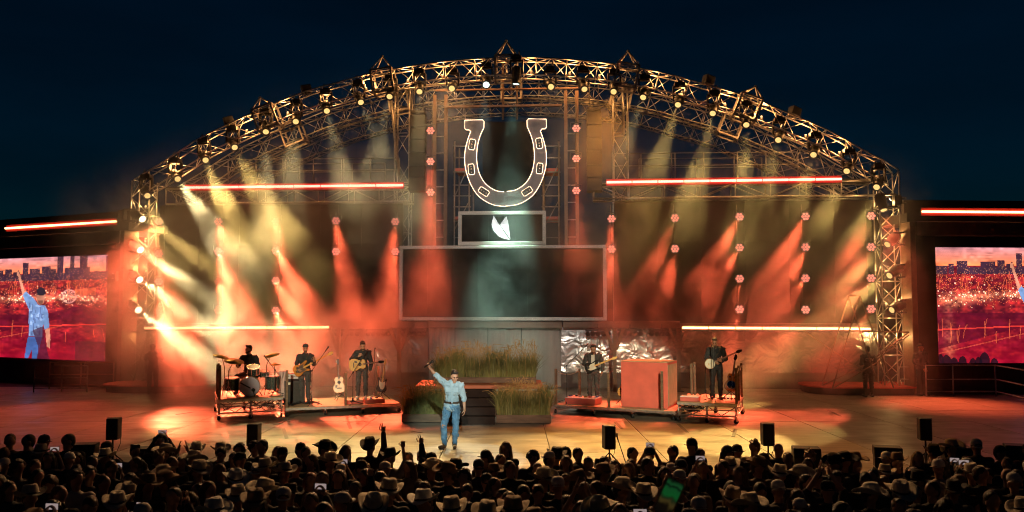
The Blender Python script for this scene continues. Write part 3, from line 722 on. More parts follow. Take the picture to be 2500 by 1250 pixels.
def wing_strip(pt, zz, d0, d1, n, lab):
    a = pt(d0, zz, -0.15); b_ = pt(d1, zz, -0.15); root = thing('light_strip', lab, 'light strip', a, 0, 'glowing light strips')
    hb = MB(); hb.bar(a+Vector((0,.1,-.04)), b_+Vector((0,.1,-.04)), 0.08, 0.18); hb.build('housing', blackmetal, root); rf = MB(); rf.bar(a+Vector((0,.055,0)), b_+Vector((0,.055,0)), 0.02, 0.30); rf.build('halo_plate', halo_plate, root)  # the added red plate imitates a halo round the strip
    for i in range(n): MB().tube(a.lerp(b_, (i+.02)/n), a.lerp(b_, (i+.98)/n), 0.042, 8).build('tube', orgstrip, root, smooth=True)
wing_strip(lpt, lzt+1.33, -0.45, 6.6, 9, 'orange light strip on the roof edge of the left screen')
wing_strip(rpt, rzt+1.33, -0.5, 5.5, 7, 'orange light strip on the roof edge of the right screen')
# railings and steps before the wings
def wing_rail(pts, lab, z=1.05, m=galv, r=0.03):
    root = thing('guard_rail', lab, 'railing', pts[0], 0, 'guard rails by the side screens')
    for p in pts: MB().tube(p, p+SZ*z, r, 6).build('post', m, root, smooth=True)
    for f in (1.0, 0.55, 0.16): MB().path([p+SZ*z*f for p in pts], r*.9, 6).build('rail', m, root, smooth=True)
wing_rail([F(x, 958) for x in (82, 150, 212)], 'dark guard rail below the left side screen', 1.0, darksteel)
wing_rail([F(x, 950) for x in (120, 196, 276)], 'dull guard rail close to the left lattice tower', 1.05, brownsteel)
wing_rail([F(x, 968) for x in (2262, 2328, 2432)]+[F(2520, 990)], 'pale metal guard rail below the right side screen', 1.12, galv)
wing_rail([F(x, 962) for x in (2196, 2240, 2285)], 'metal guard rail at the foot of the right lattice tower', 1.0, galv)
# ---------------------------------------------------------------- stage lamps: every beam comes from a built fixture
GREEN = (0.55,1.0,0.74); WARM = (1.0,0.64,0.17); AMBER = (1.0,0.37,0.07); CROWD = (1.0,0.56,0.24); RED = (1.0,0.125,0.05); COOL = (0.80,1.0,0.86); PALE = (1.0,0.77,0.34)
def spot(parent, col, power, angle, loc=(0,0,0), d=(0,0,-1), radius=0.07, blend=0.35):
    L = bpy.data.lights.new('beam', 'SPOT'); L.color = col; L.energy = power; L.spot_size = R(angle); L.spot_blend = blend; L.shadow_soft_size = radius
    o = bpy.data.objects.new('beam', L); C.objects.link(o); o.parent = parent; o.location = loc
    o.rotation_euler = Vector(d).to_track_quat('-Z', 'Y').to_euler(); return o
lensY = glow('lens_warm', (1.0,0.64,0.22), 1.05); lensH = glow('lens_hot', (1.0,0.80,0.45), 5.0); lensW = glow('lens_cool', (0.78,1.0,0.88), 1.8); lensR = glow('lens_red_led', (1.0,0.26,0.18), 1.45); lensRb = glow('lens_red_rim', (1.0,0.05,0.03), 0.95)
# moving head: base under the truss, yoke, barrel
mh_base = MB().box((0,0,0.60), (0.40,0.34,0.16)); mh_base.box((0,0,0.71), (0.24,0.12,0.10)); mh_base.tube((-.1,0,.75), (-.1,0,.92), .03); mh_base.tube((.1,0,.75), (.1,0,.92), .03); mh_base = mh_base.mesh('base', blackmetal)
mh_yoke = MB()
for s in (-1, 1): mh_yoke.bar((s*0.235,0,0.54), (s*0.235,0,0.02), 0.06, 0.16, up=Vector((0,1,0)))
mh_yoke.box((0,0,0.50), (0.52,0.2,0.06)); mh_yoke = mh_yoke.mesh('yoke', blackmetal)
mh_head = MB().lathe([(0.10,0.30),(0.17,0.26),(0.19,0.10),(0.19,-0.12),(0.165,-0.16),(0.16,-0.36),(0.175,-0.37),(0.175,-0.42),(0.14,-0.425),(0.135,-0.405)], n=18).mesh('head', blackmetal, True)
mh_lensY = MB().disc((0,0,-0.41), (0,0,-1), 0.115, 18).mesh('lens', lensY); mh_lensH = MB().disc((0,0,-0.41), (0,0,-1), 0.135, 18).mesh('lens', lensH); mh_lensW = MB().disc((0,0,-0.41), (0,0,-1), 0.132, 18).mesh('lens', lensW)
mh_fin = MB()
for i in range(10): a = i*math.pi/5; mh_fin.box((0.185*math.cos(a),0.185*math.sin(a),0.16), (0.02,0.02,0.16), Matrix.Rotation(a, 3, 'Z'))
mh_fin = mh_fin.mesh('cooling_fins', darksteel)
def moving_light(lens_pos, target, col, power, angle, label, group, cool=False, radius=0.10, side=None, blend=0.35):
    d = (Vector(target)-Vector(lens_pos)).normalized(); c = Vector(lens_pos)-d*0.41
    root = thing('moving_head_light', label, 'stage light', c, SROT, group)
    rq = (Matrix.Rotation(-SROT, 3, 'Z') @ d).to_track_quat('-Z', 'Y')
    if side is None:
        link_mesh('base', mh_base, root); link_mesh('yoke', mh_yoke, root)
    else:
        e = (0, side*math.pi/2, 0); link_mesh('base', mh_base, root, None, e); link_mesh('yoke', mh_yoke, root, None, e)
    h = link_mesh('head', mh_head, root, (0,0,0), rq); link_mesh('lens', mh_lensW if cool else (mh_lensH if side == -1 else mh_lensY), h); link_mesh('cooling_fins', mh_fin, h)
    if power: spot(h, col, power, angle, (0,0,-0.43), (0,0,-1), radius, blend)
    return root
AH = ARCH_D-0.15
arch_heads = [  # lens pixel, where the beam meets the floor (pixel), colour, power, cone
 (360,478, 520,1010, WARM, 5000, 14),(434,437, 880,1045, PALE, 16000, 11),(502,391, 800,1045, WARM, 18000, 12.5),(573,360, 955,1050, WARM, 18000, 13),
 (649,322, 640,1020, PALE, 9000, 11),(722,297, 640,1070, PALE, 4000, 12),(798,271, 990,1060, PALE, 8000, 11),(881,250, 1250,1050, PALE, 9000, 11),
 (951,236, 760,1060, PALE, 9000, 11),(1024,224, 1020,1060, PALE, 10000, 11),(1103,216, 700,1235, CROWD, 14000, 32),(1187,207, 1128,1119, COOL, 9000, 8.6),
 (1260,205, 1218,955, GREEN, 56000, 24),(1345,212, 1750,1235, CROWD, 14000, 32),(1427,218, 1700,1060, AMBER, 8500, 30),(1498,224, 1330,1070, AMBER, 7000, 30),
 (1570,238, 1240,1060, PALE, 10000, 11),(1655,256, 1365,1055, WARM, 19000, 11.5),(1740,277, 1540,1050, WARM, 19000, 11.5),(1822,305, 1790,1040, WARM, 19000, 11.5),
 (1900,342, 1690,1060, WARM, 5000, 13),(1986,378, 1760,1060, WARM, 5000, 13),(2067,418, 1720,1040, WARM, 5000, 13),(2140,457, 1900,1020, WARM, 5000, 14)]
for i, (x, y, tx, ty, col, pw_, an) in enumerate(arch_heads):
    moving_light(Q(x, y, AH), F(tx, ty+(34 if col not in (COOL, GREEN) else 0)) if ty < 1150 else P(tx, ty, 10.5), col, pw_*(0.5 if ty < 1150 and col is not COOL else .4), an, 'black moving head light hung on the arch, %s from the left' % nth(i), 'moving lights along the arch', col in (COOL, GREEN), blend=.08 if col is COOL else (1.0 if col is GREEN else .35))
left_heads = [(348,535, 800,850, WARM, 12000),(343,610, 760,905, PALE, 28000),(341,683, 720,940, PALE, 36000),(338,757, 640,985, PALE, 28000)]
for i, (x, y, tx, ty, col, pw_) in enumerate(left_heads):
    moving_light(Q(x, y, 31.7), P(tx, ty, 27.5), col, pw_*0.6, 12, 'moving head light on the left tower, %s from the top' % nth(i), 'moving lights on the left tower', side=-1, blend=.7)
right_heads = [(2158,513, 2310,1005, RED, 9000),(2166,597, 1850,900, WARM, 5000),(2171,673, 1850,905, WARM, 10000),(2177,757, 1800,960, WARM, 8000)]
for i, (x, y, tx, ty, col, pw_) in enumerate(right_heads):
    moving_light(Q(x, y, 31.6), P(tx, ty, 27.5), col, pw_*0.6, 14 if col is not RED else 46, 'moving head light on the right tower, %s from the top' % nth(i), 'moving lights on the right tower', side=1, blend=.35 if col is not RED else 1.0)

# round LED lamps on hanging cables: seven-cell red faces
pr_body = MB().lathe([(0.10,0.20),(0.155,0.15),(0.19,0.04),(0.19,0.0),(0.175,-0.01)], n=20).mesh('body', blackmetal, True)
pr_rim = MB().disc((0,0,0.002), (0,0,-1), 0.187, 20).mesh('face', lensRb)
pr_cell = MB()
pr_cell.disc((0,0,-0.012), (0,0,-1), 0.045, 10)
for i in range(6): pr_cell.disc((0.108*math.cos(i*math.pi/3),0.108*math.sin(i*math.pi/3),-0.012), (0,0,-1), 0.052, 10)
pr_cells = [MB().disc((0,0,-0.012), (0,0,-1), 0.048, 10).mesh('led_cell', lensR)]
for i in range(6): pr_cells.append(MB().disc((0.112*math.cos(i*math.pi/3),0.112*math.sin(i*math.pi/3),-0.012), (0,0,-1), 0.052, 10).mesh('led_cell', lensR))
pr_yoke = MB()
for s in (-1, 1): pr_yoke.bar((s*0.215,0,0.0), (s*0.215,0,0.24), 0.02, 0.05, up=Vector((0,1,0)))
pr_yoke.bar((-0.225,0,0.24), (0.225,0,0.24), 0.05, 0.02); pr_yoke.tube((0,0,0.24), (0,0,0.34), 0.025); pr_yoke = pr_yoke.mesh('yoke', blackmetal)
par_cols = [  # column x, lamp ys, floor target x for the beams, power per lamp, depth
 (388, (541,619,687,757), (90,480,490,500), (9500,14000,18000,18000)),
 (533, (541,613,687,757), (640,665,650,640), (14000,26000,22000,18000)),
 (673, (540,611,685,758), (760,900,860,760), (10000,20000,20000,17000)),
 (820, (539,614), (905,930), (11000,9000)),
 (965, (541,614), (905,925), (9000,6000)),
 (1051, (319,394,469), (1040,1040,1040), (3500,9000,9000)),
 (1407, (313,387,465), (1420,1420,1420), (2500,2500,2500)),
 (1493, (534,608), (1480,1475), (5000,3500)),
 (1648, (532,607), (1430,1560), (9000,6000)),
 (1806, (529,604,680,755), (1523,1560,1720,1720), (10000,11000,4000,4000)),
 (1967, (528,603,679,756), (1700,1760,1745,1790), (11000,8000,6000,6000)),
 (2127, (527,603,679,754), (1860,1900,1850,1960), (7000,6000,6000,6000))]
k = 0
for x, ys_, txs, pws in par_cols:
    D = 32.2; ci = par_cols.index((x, ys_, txs, pws))
    wx = 'on the cable %s from the left' % nth(ci)
    top = Q(x, 497 if ys_[0] > 400 else 250, D); bot = Q(x, ys_[-1]-8, D)
    cab = thing('hanging_cable', 'thin hanging lamp cable, %s from the left' % nth(ci), 'cable', bot, 0, 'lamp cables')
    MB().tube(Vector((bot.x+.02, bot.y+.32, top.z)), Vector((bot.x+.02, bot.y+.32, bot.z)), 0.020, 6).build('pole', darksteel, cab, smooth=True)
    for j, (y, tx, pw_) in enumerate(zip(ys_, txs, pws)):
        c = Q(x, y, D); tgt = F(tx, 1018); d = (tgt-c).normalized()
        fd = (d*0.62+Vector((0-c.x*0.03, -1, 0.02)).normalized()*0.38).normalized()   # face turned between beam and house
        root = thing('red_led_lamp', 'round red LED lamp %s, %s from the top' % (wx, nth(j)), 'stage light', c, 0, 'round red LED lamps')
        q = d.to_track_quat('-Z', 'Y')
        h = link_mesh('body', pr_body, root, (0,0,0), fd.to_track_quat('-Z', 'Y'))
        fo = link_mesh('face', pr_rim, h)
        for pc in pr_cells: link_mesh('led_cell', pc, h)
        link_mesh('yoke', pr_yoke, root, (0, 0.02, 0.0)); MB().tube((0,0,0.05), (0.02,0.32,0.05), 0.02, 5).build('arm', blackmetal, root, world=False)
        spot(h, RED, pw_*(0.72 if tx > 100 else .8), 17 if tx > 100 else 46, Vector((0,0,-0.03)), fd.to_track_quat('-Z','Y').inverted() @ d, 0.12, 0.8 if tx > 100 else 1.0)
# warm work lamps inside the front arch that light its tubes
bulb = glow('work_lamp_glass', (1.0,0.55,0.22), 3.0)
for i, x in enumerate((405, 500, 590, 690, 790, 880, 990, 1080, 1160, 1300, 1390, 1470, 1600, 1680, 1790, 1880, 1990, 2075, 2150)):
    sm = catmull(arch_line, 6); j = min(range(len(sm)), key=lambda q: abs(sm[q].x-Q(x, 300, ARCH_D).x)); p = sm[j]; d = (sm[min(j+1,len(sm)-1)]-sm[j-1]).normalized(); n = inward(p, d)
    c = p+n*0.40+SN*0.30
    root = thing('truss_work_lamp', 'small warm lamp inside the front arch truss, %s from the left' % nth(i), 'lamp', c, 0, 'small lamps inside the arch')
    MB().lathe([(0.03,0),(0.06,0.03),(0.06,0.16),(0.04,0.18)], c+Vector((0,0.06,-0.2)), (0,0.1,1), 10).build('housing', blackmetal, root, smooth=True)
    MB().ell(c+Vector((0,0.06,-0.01)), (0.04,0.04,0.02)).build('bulb', bulb, root, smooth=True)
    L = bpy.data.lights.new('lamp_glow', 'POINT'); L.color = (1.0,0.42,0.12); L.energy = 115; L.shadow_soft_size = 0.22
    o = bpy.data.objects.new('lamp_glow', L); C.objects.link(o); o.parent = root; o.location = (0,-0.1,0.10)
for i, y in enumerate((500, 580, 660, 740, 830)):
    for x, nm in ((345, 'left'), (2172, 'right')):
        c = Q(x, y, ARCH_D)+SN*0.3; root = thing('truss_work_lamp', 'small warm lamp inside the %s tower, %s from the top' % (nm, nth(i)), 'lamp', c, 0, 'small lamps inside the towers')
        MB().lathe([(0.03,0),(0.06,0.03),(0.06,0.16),(0.04,0.18)], c+Vector((0,0.06,-0.2)), (0,0.1,1), 10).build('housing', blackmetal, root, smooth=True)
        MB().ell(c+Vector((0,0.06,-0.01)), (0.04,0.04,0.02)).build('bulb', bulb, root, smooth=True)
        L = bpy.data.lights.new('lamp_glow', 'POINT'); L.color = (1.0,0.55,0.18); L.energy = 40; L.shadow_soft_size = 0.06
        o = bpy.data.objects.new('lamp_glow', L); C.objects.link(o); o.parent = root; o.location = (0,-0.1,0.1)
# flood boxes on top of the arch
for i, (x, y) in enumerate(((742,214),(551,292),(1733,191),(1945,269))):
    c = Q(x, y, ARCH_D)+SN*0.3; tiltv = math.atan2(-(x-1240)*0.0006, 1)
    root = thing('flood_box', ('second','first','third','fourth')[i]+' from left of the black boxes standing on the arch', 'box', c, 0, 'black boxes on the arch')
    o = MB().box((0,0,0), (0.40,0.34,0.36)).build('case', black, root, world=False, bevel=0.02); o.rotation_euler = (0, -tiltv*.8 if x < 1240 else -tiltv*.8, R(20))
    MB().tube((0,0,-0.15), (0,0,-0.34), 0.03).build('mount', darksteel, root, world=False)
# follow spot and front wash on the tower at the sound desk, well behind the camera
sing_at = F(1102, 1094)
foh = thing('front_light_tower', 'front of house light tower behind the audience', 'light tower', (0, -8, 1.7))
for sx in (-1, 1):
    for sy in (-1, 1): MB().tube((sx*5, -8+sy*.6, 1.7), (sx*5, -8+sy*.6, 9.8), 0.06, 6).build('leg', galv, foh, smooth=True)
MB().box((0,-8,9.8), (11,1.4,0.12)).build('platform', darksteel, foh)
def front_spot(x, target, col, power, angle, lab, blend=0.25):
    moving_light((x, -7, 9.2), target, col, power, angle, lab, 'front lights', False, 0.12, None, blend)
front_spot(1.2, (sing_at.x, sing_at.y, 1.0), (0.82,1.0,0.90), 22000, 4.6, 'follow spot on the front tower aimed at the singer', 0.7)
front_spot(-3.4, (-6.0, 25.6, 1.5), (1.0,0.86,0.55), 28000, 7.5, 'front light aimed at the drummer and left musicians', 0.7)
front_spot(3.6, (4.2, 25.2, 1.5), (1.0,0.86,0.55), 31000, 8.0, 'front light aimed at the right musicians', 0.7)
front_spot(0.0, (-.3, 27.5, 1.0), (1.0,0.76,0.58), 22000, 10.5, 'added unseen front light brightening the pale drapes and grass', 0.8)  # wash added to brighten drapes and planters
front_spot(-1.2, (-.3, 32.0, 6.2), (1.0,0.95,0.84), 12000, 19.0, 'front light aimed at the centre screens and horseshoe', 0.7)

# ---------------------------------------------------------------- stage smoke
smoke_m = bpy.data.materials.new('stage_smoke'); smoke_m.use_nodes = True; t = smoke_m.node_tree; t.nodes.clear()
so = t.nodes.new('ShaderNodeOutputMaterial'); pv = t.nodes.new('ShaderNodeVolumePrincipled'); t.links.new(pv.outputs[0], so.inputs['Volume'])
pv.inputs['Color'].default_value = (0.92,0.92,0.92,1); pv.inputs['Anisotropy'].default_value = 0.45
tc = t.nodes.new('ShaderNodeTexCoord'); sx = t.nodes.new('ShaderNodeSeparateXYZ'); t.links.new(tc.outputs['Object'], sx.inputs[0])
def math_(op, a, b=None):
    n = t.nodes.new('ShaderNodeMath'); n.operation = op
    for i, q in enumerate((a, b)):
        if q is None: continue
        if isinstance(q, (int, float)): n.inputs[i].default_value = q
        else: t.links.new(q, n.inputs[i])
    return n.outputs[0]
def ramp_(v, a, b, c, d, sm=True):
    n = t.nodes.new('ShaderNodeMapRange'); n.interpolation_type = 'SMOOTHSTEP' if sm else 'LINEAR'; n.clamp = True
    t.links.new(v, n.inputs[0])
    for i, q in enumerate((a, b, c, d)): n.inputs[i+1].default_value = q
    return n.outputs[0]
nz = t.nodes.new('ShaderNodeTexNoise'); nz.inputs['Scale'].default_value = 0.40; nz.inputs['Detail'].default_value = 4.0; nz.inputs['Roughness'].default_value = 0.65; nz.inputs['Distortion'].default_value = 0.4
mp = t.nodes.new('ShaderNodeMapping'); mp.inputs['Scale'].default_value = (1.0,0.8,0.85); mp.inputs['Location'].default_value = (3.1,0.7,1.9); t.links.new(tc.outputs['Object'], mp.inputs[0]); t.links.new(mp.outputs[0], nz.inputs['Vector'])
clump = ramp_(nz.outputs['Fac'], 0.41, 0.64, 0.07, 1.0)
X, Y, Z = sx.outputs[0], sx.outputs[1], sx.outputs[2]
side = ramp_(X, -12.0, 3.0, 1.0, 0.36)                       # the machines stand on the left, the plume thins to the right
high = ramp_(Z, 4.8, 9.6, 1.0, 0.08)
mid_ = ramp_(math_('ABSOLUTE', math_('ADD', X, 0.4)), 2.6, 5.0, 0.75, 1.0)   # thinner in front of the centre screen
edge = math_('MULTIPLY', ramp_(X, -15.6, -13.6, 0, 1), ramp_(X, 12.5, 15.0, 1, 0))
edge = math_('MULTIPLY', edge, math_('MULTIPLY', ramp_(Y, 24.6, 29.0, 0, 1), ramp_(math_('ADD', Z, math_('MULTIPLY', math_('MULTIPLY', X, X), 0.021)), 9.8, 12.4, 1, 0)))
den = math_('MULTIPLY', math_('MULTIPLY', clump, side), math_('MULTIPLY', high, edge))
den = math_('MULTIPLY', math_('MULTIPLY', den, mid_), 0.40)
t.links.new(den, pv.inputs['Density'])
try: smoke_m.cycles.volume_step_rate = 0.6
except Exception: pass
mb = MB(); mb.prism([(-16,24.4,-0.3),(15.4,24.4,-0.3),(15.4,34.6,-0.3),(-16,34.6,-0.3)], (0,0,14.6))
smk = mb.build('smoke', smoke_m); tag(smk, 'drifting stage smoke lit red and amber by the lamps', kind='stuff')
# ---------------------------------------------------------------- rolling risers
caster_me = MB().lathe([(0.065,-0.025),(0.065,0.025)], (0,0,0.065), (1,0,0), 12); caster_me = caster_me.mesh('wheel', rubber, True)
fork_me = MB().bar((-0.035,0,0.065), (-0.035,0,0.15), 0.01, 0.05, up=Vector((0,1,0))); fork_me.bar((0.035,0,0.065), (0.035,0,0.15), 0.01, 0.05, up=Vector((0,1,0))); fork_me.box((0,0,0.155), (0.09,0.09,0.015)); fork_me = fork_me.mesh('caster', chrome)
def riser(lab, fl, fr, depth, h, nleg, nboard, posts=(), gap_top=0.02):
    fl = Vector((fl.x, fl.y, 0)); fr = Vector((fr.x, fr.y, 0)); ux = (fr-fl).normalized(); uy = Vector((-ux.y, ux.x, 0)); W = (fr-fl).length
    root = thing('stage_riser', lab, 'riser', fl, math.atan2(ux.y, ux.x), 'rolling stage risers')
    # local: x along the front, y back
    for i in range(nboard):
        a = W*i/nboard; b = W*(i+1)/nboard
        MB().box(((a+b)/2, depth/2, h-0.012), (b-a-0.006, depth-0.01, 0.024)).build('deck_board', ply, root, world=False)
    for y in (0.02, depth-0.02):
        MB().bar((0,y,h-0.055), (W,y,h-0.055), 0.05, 0.06).build('top_rail', alu, root, world=False)
        MB().tube((0,y,0.20), (W,y,0.20), 0.022, 6).build('bottom_rail', alu, root, world=False, smooth=True)
        if h > .45: MB().tube((0,y,(h+0.16)/2), (W,y,(h+0.16)/2), 0.016, 6).build('middle_rail', alu, root, world=False, smooth=True)
    for x in (0.02, W-0.02):
        MB().bar((x,0.05,h-0.055), (x,depth-0.05,h-0.055), 0.05, 0.058).build('side_rail', alu, root, world=False)
        MB().tube((x,0,0.20), (x,depth,0.20), 0.020, 6).build('side_bottom_rail', alu, root, world=False, smooth=True)
    xs_ = [0.03+(W-0.06)*i/(nleg-1) for i in range(nleg)]
    for y in (0.03, depth-0.03):
        for i, x in enumerate(xs_):
            MB().tube((x,y,0.15), (x,y,h-0.08), 0.024, 6).build('leg', alu, root, world=False, smooth=True)
            c = link_mesh('caster', fork_me, root, (x, y, 0), (0,0,random.uniform(-1,1))); link_mesh('wheel', caster_me, c)
            if i < nleg-1:
                x2 = xs_[i+1]; mid = (x+x2)/2
                MB().tube((x,y,h-0.09), (mid,y,0.21), 0.010, 5).build('brace', darksteel, root, world=False); MB().tube((mid,y,0.21), (x2,y,h-0.09), 0.010, 5).build('brace', darksteel, root, world=False)
    if h > .45:
        for x in (0.02, W-0.02): MB().tube((x,0.05,h-.09), (x,depth/2,0.2), 0.010, 5).build('brace', darksteel, root, world=False); MB().tube((x,depth/2,.2), (x,depth-.05,h-.09), 0.010, 5).build('brace', darksteel, root, world=False)
    last = None
    for (px_, py_, ph) in posts:
        MB().bar((px_,py_,h), (px_,py_,h+ph), 0.065, 0.065, up=Vector((0,1,0))).build('rope_post', timber, root, world=False)
    for (a, b) in zip(posts, posts[1:]):
        if (Vector(a[:2])-Vector(b[:2])).length > 1.6: continue
        pts = []
        for q in range(9):
            u = q/8; p = Vector((a[0],a[1],h+a[2]-.06)).lerp(Vector((b[0],b[1],h+b[2]-.06)), u); p.z -= 0.12*4*u*(1-u); pts.append(p)
        MB().path(pts, 0.012, 5).build('rope', rope, root, world=False, smooth=True)
    return root
H1, H2, H3, H4 = 0.60, 0.27, 0.27, 0.56
A1 = F(532,1027); B1 = F(690,1019); r1 = riser('tall plywood riser under the drum kit', A1, B1, 2.3, H1, 3, 2, ((0.03,0.03,.98),(0.03,0.75,.98),(0.03,1.5,.9)) )
A2 = F(697,1018); B2 = F(977,1006); r2 = riser('low plywood riser under the bassist and acoustic guitarist', A2, B2, 2.3, H2, 4, 3, ((0.03,0.05,1.1),(1.75,0.0,1.0),(3.1,2.1,1.0)))
A3 = F(1353,1009); B3 = F(1648,1027); r3 = riser('low plywood riser under the electric guitarist and red box', A3, B3, 2.3, H3, 4, 3, ((0.04,0.05,1.08),(0.3,1.4,1.0),(1.75,0.02,1.02),(3.36,0.03,1.12)))
A4 = F(1654,1029); B4 = F(1800,1036); r4 = riser('tall plywood riser under the banjo player', A4, B4, 2.3, H4, 3, 2, ((0.25,1.9,1.0),(0.25,1.2,1.0),(1.63,0.04,1.0),(1.63,0.9,1.0),(1.63,1.9,1.0)))
def on(r, x, y, h): return obj_matrix(r) @ Vector((x, y, h))

# ---------------------------------------------------------------- red boxes
def red_box(lab, c, size, rz, top=ply, name='red_box', legs=False):
    root = thing(name, lab, 'box', c, rz)
    w_, d_, h_ = size
    MB().box((0,0,h_/2-0.012), (w_,d_,h_-0.024)).build('case', redpaint, root, world=False, bevel=0.008)
    MB().box((0,0,h_-0.010), (w_*1.005,d_*1.005,0.02)).build('lid', top, root, world=False)
    return root
rzL = math.atan2((B2-A2).y, (B2-A2).x); rzR = math.atan2((B3-A3).y, (B3-A3).x); rzE = math.atan2((B4-A4).y, (B4-A4).x); rzD = math.atan2((B1-A1).y, (B1-A1).x)
big = red_box('tall bright red box standing by the right riser', on(r3, 2.72, 0.95, H3), (1.42, 1.1, 1.36), rzR, ply, 'tall_red_box')
lp = MB().box((0.715,0,0.67), (0.012,1.05,1.2)); lp.build('side_board', ply, big, world=False)
pb1 = red_box('red pedal box with pale top at the electric guitarist\'s feet', on(r3, 0.72, 0.62, H3), (0.98, 0.62, 0.20), rzR, offwhite, 'pedal_box')
pb2 = red_box('left of two red pedal boxes before the acoustic guitarist', on(r2, 2.05, 0.45, H2), (0.52, 0.5, 0.13), rzL, ply, 'pedal_box')
pb3 = red_box('right of two red pedal boxes before the acoustic guitarist', on(r2, 2.68, 0.5, H2), (0.62, 0.5, 0.13), rzL, ply, 'pedal_box')
pb4 = red_box('low red pedal box on the banjo player\'s riser', on(r4, 0.32, 0.35, H4), (0.52, 0.4, 0.14), rzE, offwhite, 'pedal_box')
# effect pedals on boxes
pedm = [mat('pedal_%d' % i, c, 0.35, 0.3, 0.1) for i, c in enumerate(((0.5,0.5,0.52),(0.05,0.12,0.35),(0.4,0.3,0.05),(0.03,0.03,0.03),(0.35,0.04,0.04)))]
pe = MB().prism([(-.035,-.06,0),(.035,-.06,0),(.035,.06,0),(-.035,.06,0)], (0,0,.035)); pedal_meshes = []
for i in range(5): pedal_meshes.append(MB().prism([(-.035,-.06,0),(.035,-.06,0),(.035,.06,0),(-.035,.06,0)], (0,0,.04)).mesh('case', pedm[i]))
knob = MB().lathe([(0.01,0),(0.01,0.018)], (0,0.035,0.04), n=8).mesh('knob', chrome); sw = MB().lathe([(0.009,0),(0.009,0.02)], (0,-0.03,0.04), n=8).mesh('foot_switch', chrome)
def pedals(boxo, w_, h_, n, where):
    for i in range(n):
        p = obj_matrix(boxo) @ Vector((-w_*.42+w_*.84*i/max(1,n-1), random.uniform(-.1,.12), h_))
        root = thing('effect_pedal', 'small guitar effect pedal %s, %s from the left' % (where, nth(i)), 'pedal', p, boxo.rotation_euler.z+random.uniform(-.15,.15), 'effect pedals')
        link_mesh('case', pedal_meshes[(i*2+n) % 5], root); link_mesh('knob', knob, root); link_mesh('foot_switch', sw, root)
pedals(pb1, 0.98, 0.20, 6, 'on the red box by the electric guitarist'); pedals(pb3, 0.62, 0.13, 4, 'on the red box by the acoustic guitarist')
fl_ = thing('pedal_row', 'row of pedals on the deck beside the banjo player', 'pedals', on(r4, 1.2, 1.2, H4), rzE)
for i in range(4): link_mesh('pedal', pedal_meshes[i], fl_, (i*.1, 0, 0))

# ---------------------------------------------------------------- grass planters and centre steps
stalk = mat('grass_blade', (0.17,0.17,0.045), 0.6, 0, 0.55, 2.2, objvar=0.1); seed = mat('seed_head', (0.55,0.34,0.12), 0.7, 0, 0.3, 6)
def planter(name, lab, cx, cy_, W, Dp, z0, hbox, hg, n, nseed, seedn):
    rng = random.Random(seedn); root = thing(name, lab, 'planter', (cx, cy_, z0))
    for y in (-Dp/2, Dp/2): MB().box((0,y,hbox/2+.02), (W,0.04,hbox)).build('plank', timber, root, world=False)
    for x in (-W/2+.021, W/2-.021): MB().box((x,0,hbox/2+.02), (0.04,Dp-.045,hbox-.004)).build('plank', timber, root, world=False)
    MB().box((0,0,hbox*.7), (W-.09,Dp-.09,.06)).build('soil', wingdark, root, world=False)
    g = MB(); vs = []; fs = []
    for i in range(n):
        x = rng.uniform(-W/2+.03, W/2-.03); y = rng.uniform(-Dp/2+.03, Dp/2-.03); h = hg*rng.uniform(.5, 1.0)*(.80+.14*math.sin(x*5.1+seedn*2)+.10*math.sin(x*13+y*4)+rng.gauss(0,.07)); a = rng.uniform(0, math.pi); bx_, by_ = rng.gauss(0,.09), rng.gauss(0,.07); wd = rng.uniform(.005,.010)
        ca, sa = math.cos(a)*wd, math.sin(a)*wd; b = len(vs)
        for u, ww in ((0,1),(0.5,.8),(1,.08)):
            px_ = x+bx_*u*u*2; py_ = y+by_*u*u*2; z = hbox+h*u
            vs += [(px_-ca*ww,py_-sa*ww,z),(px_+ca*ww,py_+sa*ww,z)]
        fs += [(b,b+1,b+3,b+2),(b+2,b+3,b+5,b+4)]
    g.add(vs, fs); o = link_mesh('grass', g.mesh('grass', stalk), root); o['kind'] = 'stuff'
    s = MB()
    for i in range(nseed):
        x = rng.uniform(-W/2, W/2); y = rng.uniform(-Dp/2, Dp/2); h = hg*rng.uniform(.72, 1.25)*(.88+.12*math.sin(x*4+seedn)); dx = rng.gauss(0,.16); dy = rng.gauss(0,.1)-.04
        pts = [Vector((x,y,hbox)), Vector((x+dx*.15,y+dy*.15,hbox+h*.6)), Vector((x+dx*.45,y+dy*.4,hbox+h*.88)), Vector((x+dx*.8,y+dy*.8,hbox+h)), Vector((x+dx*1.35,y+dy*1.3,hbox+h*.97))]
        s.path(pts[:3], 0.003, 3); s.path(pts[2:], 0.011, 4, taper=.45)
    o = link_mesh('seed_heads', s.mesh('seed_heads', seed), root); o['kind'] = 'stuff'
    return root
fa = F(980,1033); fb = F(1106,1033); planter('grass_planter', 'front left wooden planter of tall grass behind the singer', (fa.x+fb.x)/2, fa.y+.35, fb.x-fa.x, 0.6, 0.0, 0.22, 0.86, 3800, 170, 1)
fa = F(1212,1035); fb = F(1345,1035); planter('grass_planter', 'front right wooden planter of tall grass beside the singer', (fa.x+fb.x)/2, fa.y+.35, fb.x-fa.x, 0.6, 0.0, 0.22, 0.90, 4000, 170, 2)
